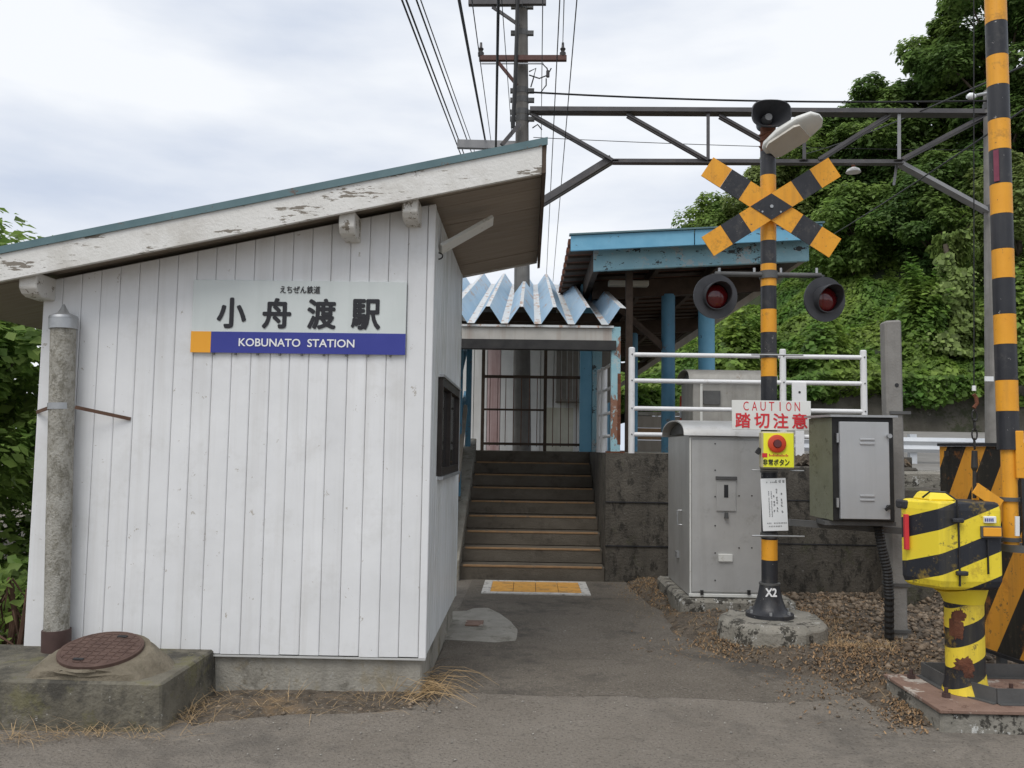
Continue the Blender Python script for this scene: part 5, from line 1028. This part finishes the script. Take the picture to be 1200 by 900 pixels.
# ================================================================== OVERHEAD LINE
UY = 14.1; u0, u1 = P(611.5, 520, UY), P(612, -60, UY); rb_, rt_ = 10.8 / F_PX * UY, 6.1 / F_PX * UY
up_ = thing('utility_pole', (u0.x, UY, 0), 'tall concrete utility pole with cross-arms behind the station roof', 'utility pole')
MB().tube([(u0.x, UY, 0), (u0.x, UY, u0.z), (u1.x, UY, u1.z)], [rb_ * 1.05, rb_, rt_], 20).build('pole', 'pole_dark', up_, smooth=True)
def arm(py, px0, px1, mat, w_=.10): a, b = P(px0, py, UY - .2), P(px1, py, UY - .2); return MB().bar(a, b, w_, w_).build('crossarm', mat, up_)
ar = arm(68.5, 561.5, 664, 'red_arm', .085); ar2 = arm(3, 549, 612, 'steel_truss', .10); arm(3, 612.5, 640, 'steel_truss', .08)
MB().bar(P(564, 74.5, UY - .2), P(637, 74.5, UY - .2), .02, .02).build('stay_bar', 'galv', up_)
for a, b in (((583, 72), (606, 100)), ((577, 8), (609, 30))): MB().bar(P(*a, UY - .2), P(*b, UY - .15), .04, .05).build('arm_brace', 'red_arm' if a[1] > 50 else 'steel_truss', up_)
for px, py in ((563.5, 66), (659.5, 66)): q = P(px, py, UY - .2); MB().tube([q, q + Vector((0, 0, .06)), q + Vector((0, 0, .09)), q + Vector((0, 0, .13)), q + Vector((0, 0, .16)), q + Vector((0, 0, .24))], [.05, .055, .03, .05, .025, .02], 10).build('insulator', 'insulator', up_, smooth=True)
for py in (8.5, 39.5, 107, 118, 132, 140):
    q = P(612, py, UY); rr = rt_ + (rb_ - rt_) * (py + 60) / 580; MB().tube([(q.x, UY, q.z - .05), (q.x, UY, q.z + .05)], rr * 1.05, 16).build('band', 'galv_dark', up_); MB().box(q.x - rr - .10, q.x + rr + .10, UY - .05, UY + .02, q.z - .035, q.z + .035).build('band_lug', 'galv_dark', up_)
MB().tube([P(601, 150, UY - .2), P(604, 90, UY - .25), P(606, 30, UY - .25), P(607, -60, UY - .25)], .035, 8).build('riser_cable', 'plastic_black', up_)
m = MB()
for pts in ([(620, 84), (628, 80), (625, 92), (622, 102)], [(620, 88), (632, 92), (642, 88), (646, 80)], [(636, 75), (641, 80), (643, 90)], [(640, 92), (640, 100), (634, 108)], [(624, 150), (630, 146), (635, 152)]): m.tube([P(a, b, UY - .2) for a, b in pts], .012, 5)
m.build('jumper_leads', 'wire_black', up_)
q = P(642, 87, UY - .2); MB().tube([q - Vector((0, 0, .05)), q + Vector((0, 0, .06))], .03, 8).build('surge_arrester', 'insulator', up_)
MB().bar(P(536, 169, UY + .1), P(608, 171, UY + .1), .10, .14).build('side_bracket', 'steel_truss_light', up_)
MB().bar(P(588, 170, UY - .3), P(609, 145, UY - .2), .06, .07).build('knee_brace', 'steel_truss', up_)
# right catenary pole and truss beam
q0_, q1_ = P(1167, 520, UY), P(1163, 120, UY)
rp2 = thing('catenary_pole', (q0_.x, UY, 0), 'slim grey concrete pole directly behind the gate boom', 'pole')
MB().tube([(q0_.x, UY, 0), (q0_.x, UY, q0_.z), (q1_.x, UY, q1_.z + .2)], [.17, .16, .135], 18).build('shaft', 'pole_concrete', rp2, smooth=True)
q = P(1158, 444, UY - .17); MB().box(q.x - .06, q.x + .08, UY - .19, UY - .165, q.z - .04, q.z + .04).build('number_plate', 'paper', rp2)
for py in (125, 245): q = P(1164, py, UY); MB().tube([(q.x, UY, q.z - .05), (q.x, UY, q.z + .05)], .165, 16).build('band', 'galv_dark', rp2)
tr = thing('truss_beam', P(890, 190, UY), 'dark steel lattice beam spanning between the two line poles', 'truss')
def tb(a, b, w_, mat='steel_truss', nm='member', dy=0., sec='angle'):
    p, q = P(*a, UY + dy), P(*b, UY + dy)
    (MB().angle(p, q, w_, .012) if sec == 'angle' else MB().bar(p, q, w_, w_)).build(nm, mat, tr)
for dy in (-.22, .22):
    o = 3 if dy > 0 else 0
    tb((621, 127 + o), (1156, 130 + o), .12, nm='top_chord', dy=dy); tb((718, 188 + o * .5), (1058, 189 + o * .5), .09, 'steel_truss', 'bottom_chord', dy)
    for a, b in (((623, 133), (718, 187)), ((735, 133), (830, 187)), ((843, 134), (893, 162)), ((960, 186), (1042, 134)), ((1057, 186), (1157, 133))): tb((a[0], a[1] + o), (b[0], b[1] + o), .06, nm='diagonal', dy=dy)
    for x_ in (829.5, 942, 1053): tb((x_, 134 + o), (x_, 187), .055, 'steel_truss_light' if x_ > 1000 else 'steel_truss', 'upright', dy)
    tb((716, 186 + o), (617, 247 + o), .11, nm='knee_brace', dy=dy * .6); tb((1055, 189 + o), (1160, 246 + o), .11, 'steel_truss_light', 'knee_brace', dy * .6)
for x_ in (720, 830, 942, 1053): a, b = P(x_, 187, UY - .24), P(x_, 187, UY + .24); MB().bar(a, b, .14, .01).build('gusset', 'steel_truss', tr)
tb((1051, 190), (1047, 217), .04, 'steel_truss_light', 'drop_rod')
q = P(1000, 190, UY); pl_ = thing('pendant_lamp', (q.x, UY, q.z), 'small white pendant lamp shade hanging under the truss', 'lamp'); 
MB().tube([q, P(1000, 198, UY)], .03, 8).build('stem', 'rust', pl_); MB().tube([P(1000, 196, UY), P(1000, 198.5, UY), P(1000, 202, UY)], [.03, .10, .125], 18).build('shade', 'white_paint', pl_, smooth=True)

# wires: each runs on beyond the frame
def wire(name, a, Ya, b, Yb, r_, label, sag=.25, mat='wire_black', cat='wire', group='overhead wires', ext=.35):
    p, q = P(*a, Ya), P(*b, Yb); p2 = p + (p - q) * ext; m = MB(); n_ = 20; pts = []
    for i in range(n_ + 1): f = i / n_; v = p2.lerp(q, f); v.z -= sag * 4 * f * (1 - f) - sag * 4 * (ext / (1 + ext)) * (1 / (1 + ext)) * (1 - f) * 0; pts.append(v)
    m.tube(pts, r_, 6); return tag(m.build(name, mat), label, cat, group)
wire('overhead_wire', (471, 0), 8, (541, 184), 16, .011, 'leftmost of the black cables above the station roof', .0)
wire('overhead_wire', (476, 0), 8, (545, 184), 16, .011, 'second black cable from the left above the roof', .0)
wire('overhead_wire', (488, 0), 8, (553, 180), 16, .010, 'third black cable from the left above the roof', .0)
wire('overhead_wire', (493, 0), 8, (557, 180), 16, .007, 'fourth thin cable from the left above the roof', .0)
w5 = wire('overhead_wire', (538, 0), 8, (570, 172), 15, .017, 'thick lashed cable just left of the utility pole', .0)
wire('overhead_wire', (553, 0), 8, (576, 170), 15, .006, 'thin wire between the lashed cable and the pole', .0)
wire('overhead_wire', (584, 0), 9, (581, 175), 14, .018, 'thick black cable dropping close left of the pole', .0)
wire('overhead_wire', (588, 0), 9, (600, 160), 14, .005, 'hair-thin wire beside the pole on its left', .0)
wire('overhead_wire', (636, 0), 9, (634, 180), 20, .006, 'first thin wire right of the utility pole', .0)
wire('overhead_wire', (656, 0), 9, (640, 330), 26, .007, 'second thin wire right of the utility pole', .0)
wire('overhead_wire', (676, 0), 9, (648, 330), 26, .007, 'outermost thin wire right of the utility pole', .0)
wire('overhead_wire', (661, 0), 9, (659.5, 52), 13.9, .006, 'short wire meeting the right end of the red cross-arm', .0)
def span(a, Ya, b, Yb, r_, label, sag=.1):
    p, q = P(*a, Ya), P(*b, Yb); m = MB(); pts = []
    for i in range(25): f = i / 24; v = p.lerp(q, f); v.z -= sag * 4 * f * (1 - f); pts.append(v)
    return tag(MB().tube(pts, r_, 6).build('overhead_wire', 'wire_black'), label, 'wire', 'overhead wires')
span((621, 108), UY - .1, (1165, 118), UY - .1, .016, 'twisted wire running just above the truss', .08)
span((625, 161), UY, (1165, 176), UY + 1, .006, 'faint wire crossing inside the truss', .05)
span((945, 180), 30, (1215, 70), 9, .012, 'upper slanting wire over the trees right of the boards', .1)
span((930, 300), 30, (1215, 118), 9, .012, 'lower slanting wire over the trees right of the boards', .1)
q = P(1137, 112, 12); 
wi = thing('strain_insulator', P(1130, 113, UY - .1), 'white strain insulator on the wire left of the boom', 'insulator'); MB().tube([P(1133, 113.5, UY - .1), P(1136, 113, UY - .1), P(1140, 113, UY - .1), P(1143, 113, UY - .1)], [.03, .06, .06, .03], 10).build('body', 'paper', wi, smooth=True); MB().tube([P(1144, 112, UY - .1), P(1158, 109, UY - .1)], .03, 8).build('shackle', 'galv', wi)

# ================================================================== LEFT GREENERY AND SMALL STUFF
tree('broadleaf_tree', (-6.6, 8.8, -.3), 4.55, 2.1, 1.9, .12, 'leafy tree behind the left corner of the station house', 'leaf_near', 16000, .11, 34, (0.1, 0), None, 21, .09)
tree('broadleaf_tree', (-5.45, 7.6, -.3), 3.1, 1.15, 1.3, .05, 'lower dense bush at the left edge beside the house wall', 'leaf_near', 16000, .09, 34, (0, 0), None, 22, .05)
tree('broadleaf_tree', (-9.5, 11.5, -.3), 5.6, 3., 2.6, .05, 'taller tree at the far left edge behind the house', 'leaf_near', 12000, .16, 28, (0, 0), None, 23, .12)
m = MB(); vb = G(14, 775)
for i in range(26):
    x = -3.45 + random.uniform(-.35, .28); y = 5.75 + random.uniform(-.2, .35); h = random.uniform(.15, .62); a = random.uniform(0, 6.28); l = random.uniform(.1, .3)
    m.tube([(x, y, -.05), (x + .05 * math.cos(a), y, h * .7), (x + l * .5 * math.cos(a), y + .1 * math.sin(a), h), (x + l * math.cos(a), y + .2 * math.sin(a), h * random.uniform(.5, .9))], [.022, .016, .011, .004], 5)
tag(m.build('dead_vines', 'vine', smooth=True), 'brown dead vine stems beside the left house corner', 'dead vines')['kind'] = 'stuff'
# low green plants at the far left
n = 5000; pts = np.stack([RNG.uniform(-6, -3.42, n), RNG.uniform(5.6, 8.5, n), RNG.power(.7, n) * .6], 1); v, f = leaves(pts, .085, np.tile([[0, -.4, .9]], (n, 1)), .5)
tag(soup('ground_plants', v, f, 'leaf_near', kind='stuff', c=(-4.5, 7, .3)), 'low green weeds at the foot of the left tree', 'weeds')

def blades(n, fn, lmin, lmax, wd, flat=.5):
    V, Fc = [], []
    for i in range(n):
        x, y, z = fn(); a = random.uniform(0, 6.28); l = random.uniform(lmin, lmax); e = random.uniform(0, 1) * (1 - flat) * 1.4; d = Vector((math.cos(a) * math.cos(e), math.sin(a) * math.cos(e), math.sin(e))); s = Vector((-math.sin(a), math.cos(a), 0)) * wd
        p = Vector((x, y, z + .004)); q = p + d * l * .55 + Vector((0, 0, .012)); t = p + d * l + Vector((0, 0, -.01 * l)); t.z = max(t.z, z + .004); k = len(V)
        V += [p - s, p + s, q + s * .8, q - s * .8, t]; Fc += [(k, k + 1, k + 2), (k, k + 2, k + 3), (k + 3, k + 2, k + 4)]
    return np.array([tuple(v_) for v_ in V]), np.array(Fc)
def gauss_pick(spots):
    tot = sum(s[4] for s in spots)
    def f():
        r_ = random.uniform(0, tot)
        for px, py, sx_, sy_, wt in spots:
            r_ -= wt
            if r_ <= 0: break
        q = G(random.gauss(px, sx_), random.gauss(py, sy_)); return q.x, q.y, max(0, gnd(q.x, q.y) + .0 if q.x > 1.0 and q.y > 4.3 else hgt(q.x, q.y))
    return f
v, f = blades(750, gauss_pick([(300, 828, 45, 7, 3), (430, 822, 40, 9, 2), (480, 812, 22, 8, 3), (225, 838, 18, 7, 2), (100, 862, 60, 3, 2.2), (20, 866, 25, 3, 1), (500, 780, 4, 22, .8)]), .05, .30, .0013, .7)
m = MB()
for i in range(70):
    q = G(random.gauss(478, 16), random.gauss(812, 6)); a = random.uniform(-.9, 1.2); l = random.uniform(.15, .5); h = random.uniform(.02, .14)
    m.tube([(q.x, q.y, .005), (q.x + l * .35 * math.cos(a), q.y + l * .25 * math.sin(a), h), (q.x + l * .7 * math.cos(a), q.y + l * .5 * math.sin(a), h * .9), (q.x + l * math.cos(a), q.y + l * .7 * math.sin(a), h * .35)], [.0018, .0015, .0012, .0007], 4)
tag(m.build('straw_tuft', 'dry_grass', kind='stuff'), 'tangle of long dry straw at the near house corner', 'dry grass')
tag(soup('dry_grass', v, f, 'dry_grass', kind='stuff', c=(-1.5, 5, 0)), 'straw-coloured dead grass along the foot of the house', 'dry grass')
v, f = blades(1700, gauss_pick([(880, 765, 40, 7, 3), (960, 760, 35, 8, 2), (1010, 775, 25, 5, 3), (790, 712, 28, 8, 2), (755, 693, 15, 6, 1.5), (825, 742, 12, 4, .8), (975, 745, 12, 12, 1), (1080, 810, 25, 18, 1)]), .03, .15, .0013, .75)
tag(soup('dry_grass', v, f, 'dry_grass', kind='stuff', c=(2, 6.5, 0)), 'dead straw and needles around the signal footing', 'dry grass')
# leaf litter flakes and gravel
def stones(n, fn, rmin, rmax, mat, name, label, c):
    V, Fc = [], []; ico = [(0, 0, 1), (.9, 0, .1), (.28, .85, .1), (-.72, .52, .1), (-.72, -.52, .1), (.28, -.85, .1), (0, 0, -.7)]; fcs = [(0, 1, 2), (0, 2, 3), (0, 3, 4), (0, 4, 5), (0, 5, 1), (6, 2, 1), (6, 3, 2), (6, 4, 3), (6, 5, 4), (6, 1, 5)]
    for i in range(n):
        x, y, z = fn(); r_ = rmin + (rmax - rmin) * random.random() ** 2.2; k = len(V); mt = Matrix.Rotation(random.uniform(0, 6.28), 3, 'Z') @ Matrix.Rotation(random.uniform(-.6, .6), 3, 'X'); sx_, sy2, sz_ = random.uniform(.7, 1.4), random.uniform(.6, 1.1), random.uniform(.4, .8)
        for a in ico: p = mt @ Vector((a[0] * sx_ * random.uniform(.75, 1.2), a[1] * sy2, a[2] * sz_ * random.uniform(.8, 1.2))) * r_; V.append((x + p.x, y + p.y, z + p.z + r_ * .15))
        Fc += [(a + k, b + k, c_ + k) for a, b, c_ in fcs]
    return tag(soup(name, np.array(V), np.array(Fc), mat, kind='stuff', c=c), label, name.replace('_', ' '))
def gravel_pick():
    while True:
        x, y = random.uniform(2.5, 6.2), random.uniform(5.4, 10.5)
        if x > 4.4 or y < 9.25:
            if random.random() < min(1, .25 + (x - 2.5) * .5): return x, y, gnd(x, y)
stones(9000, gravel_pick, .012, .05, 'stone', 'gravel', 'brown grey track gravel between the concrete post and the gate', (4, 7.5, .2))
stones(2600, gauss_pick([(940, 730, 60, 20, 3), (880, 770, 45, 6, 2), (1010, 790, 45, 18, 3), (800, 705, 30, 10, 1.5), (1070, 835, 22, 10, 1)]), .004, .018, 'stone', 'grit', 'brown grey grit and crumbs on the verge by the signal', (2.5, 6.4, 0))
stones(420, gauss_pick([(600, 845, 260, 25, 3), (950, 800, 110, 25, 2), (300, 815, 70, 8, 2), (700, 760, 100, 30, .8)]), .003, .011, 'pebble', 'pebbles', 'pale grit scattered over the asphalt', (0, 5.4, 0))
stones(700, gauss_pick([(300, 822, 35, 7, 2), (400, 818, 45, 7, 3), (470, 814, 25, 6, 1)]), .006, .024, 'stone', 'rubble', 'small stones in the soil along the house foundation', (-1.3, 5.2, 0))
LS = [(940, 728, 60, 16, 3), (880, 764, 45, 7, 2), (1000, 785, 45, 18, 4), (800, 705, 30, 10, 2), (1070, 835, 22, 10, 1.2), (760, 690, 18, 6, 1), (930, 745, 60, 12, 2)]
v, f = blades(5200, gauss_pick(LS), .012, .045, .006, .9); tag(soup('leaf_litter', v, f, 'litter_dark', kind='stuff', c=(2.5, 6.4, 0)), 'brown leaf litter covering the verge round the signal footing', 'leaf litter')
v, f = blades(3200, gravel_pick, .02, .07, .012, .85); tag(soup('fallen_leaves', v, f, 'brown_litter', kind='stuff', c=(4, 7.5, .2)), 'dry fallen leaves strewn over the track gravel', 'leaves')
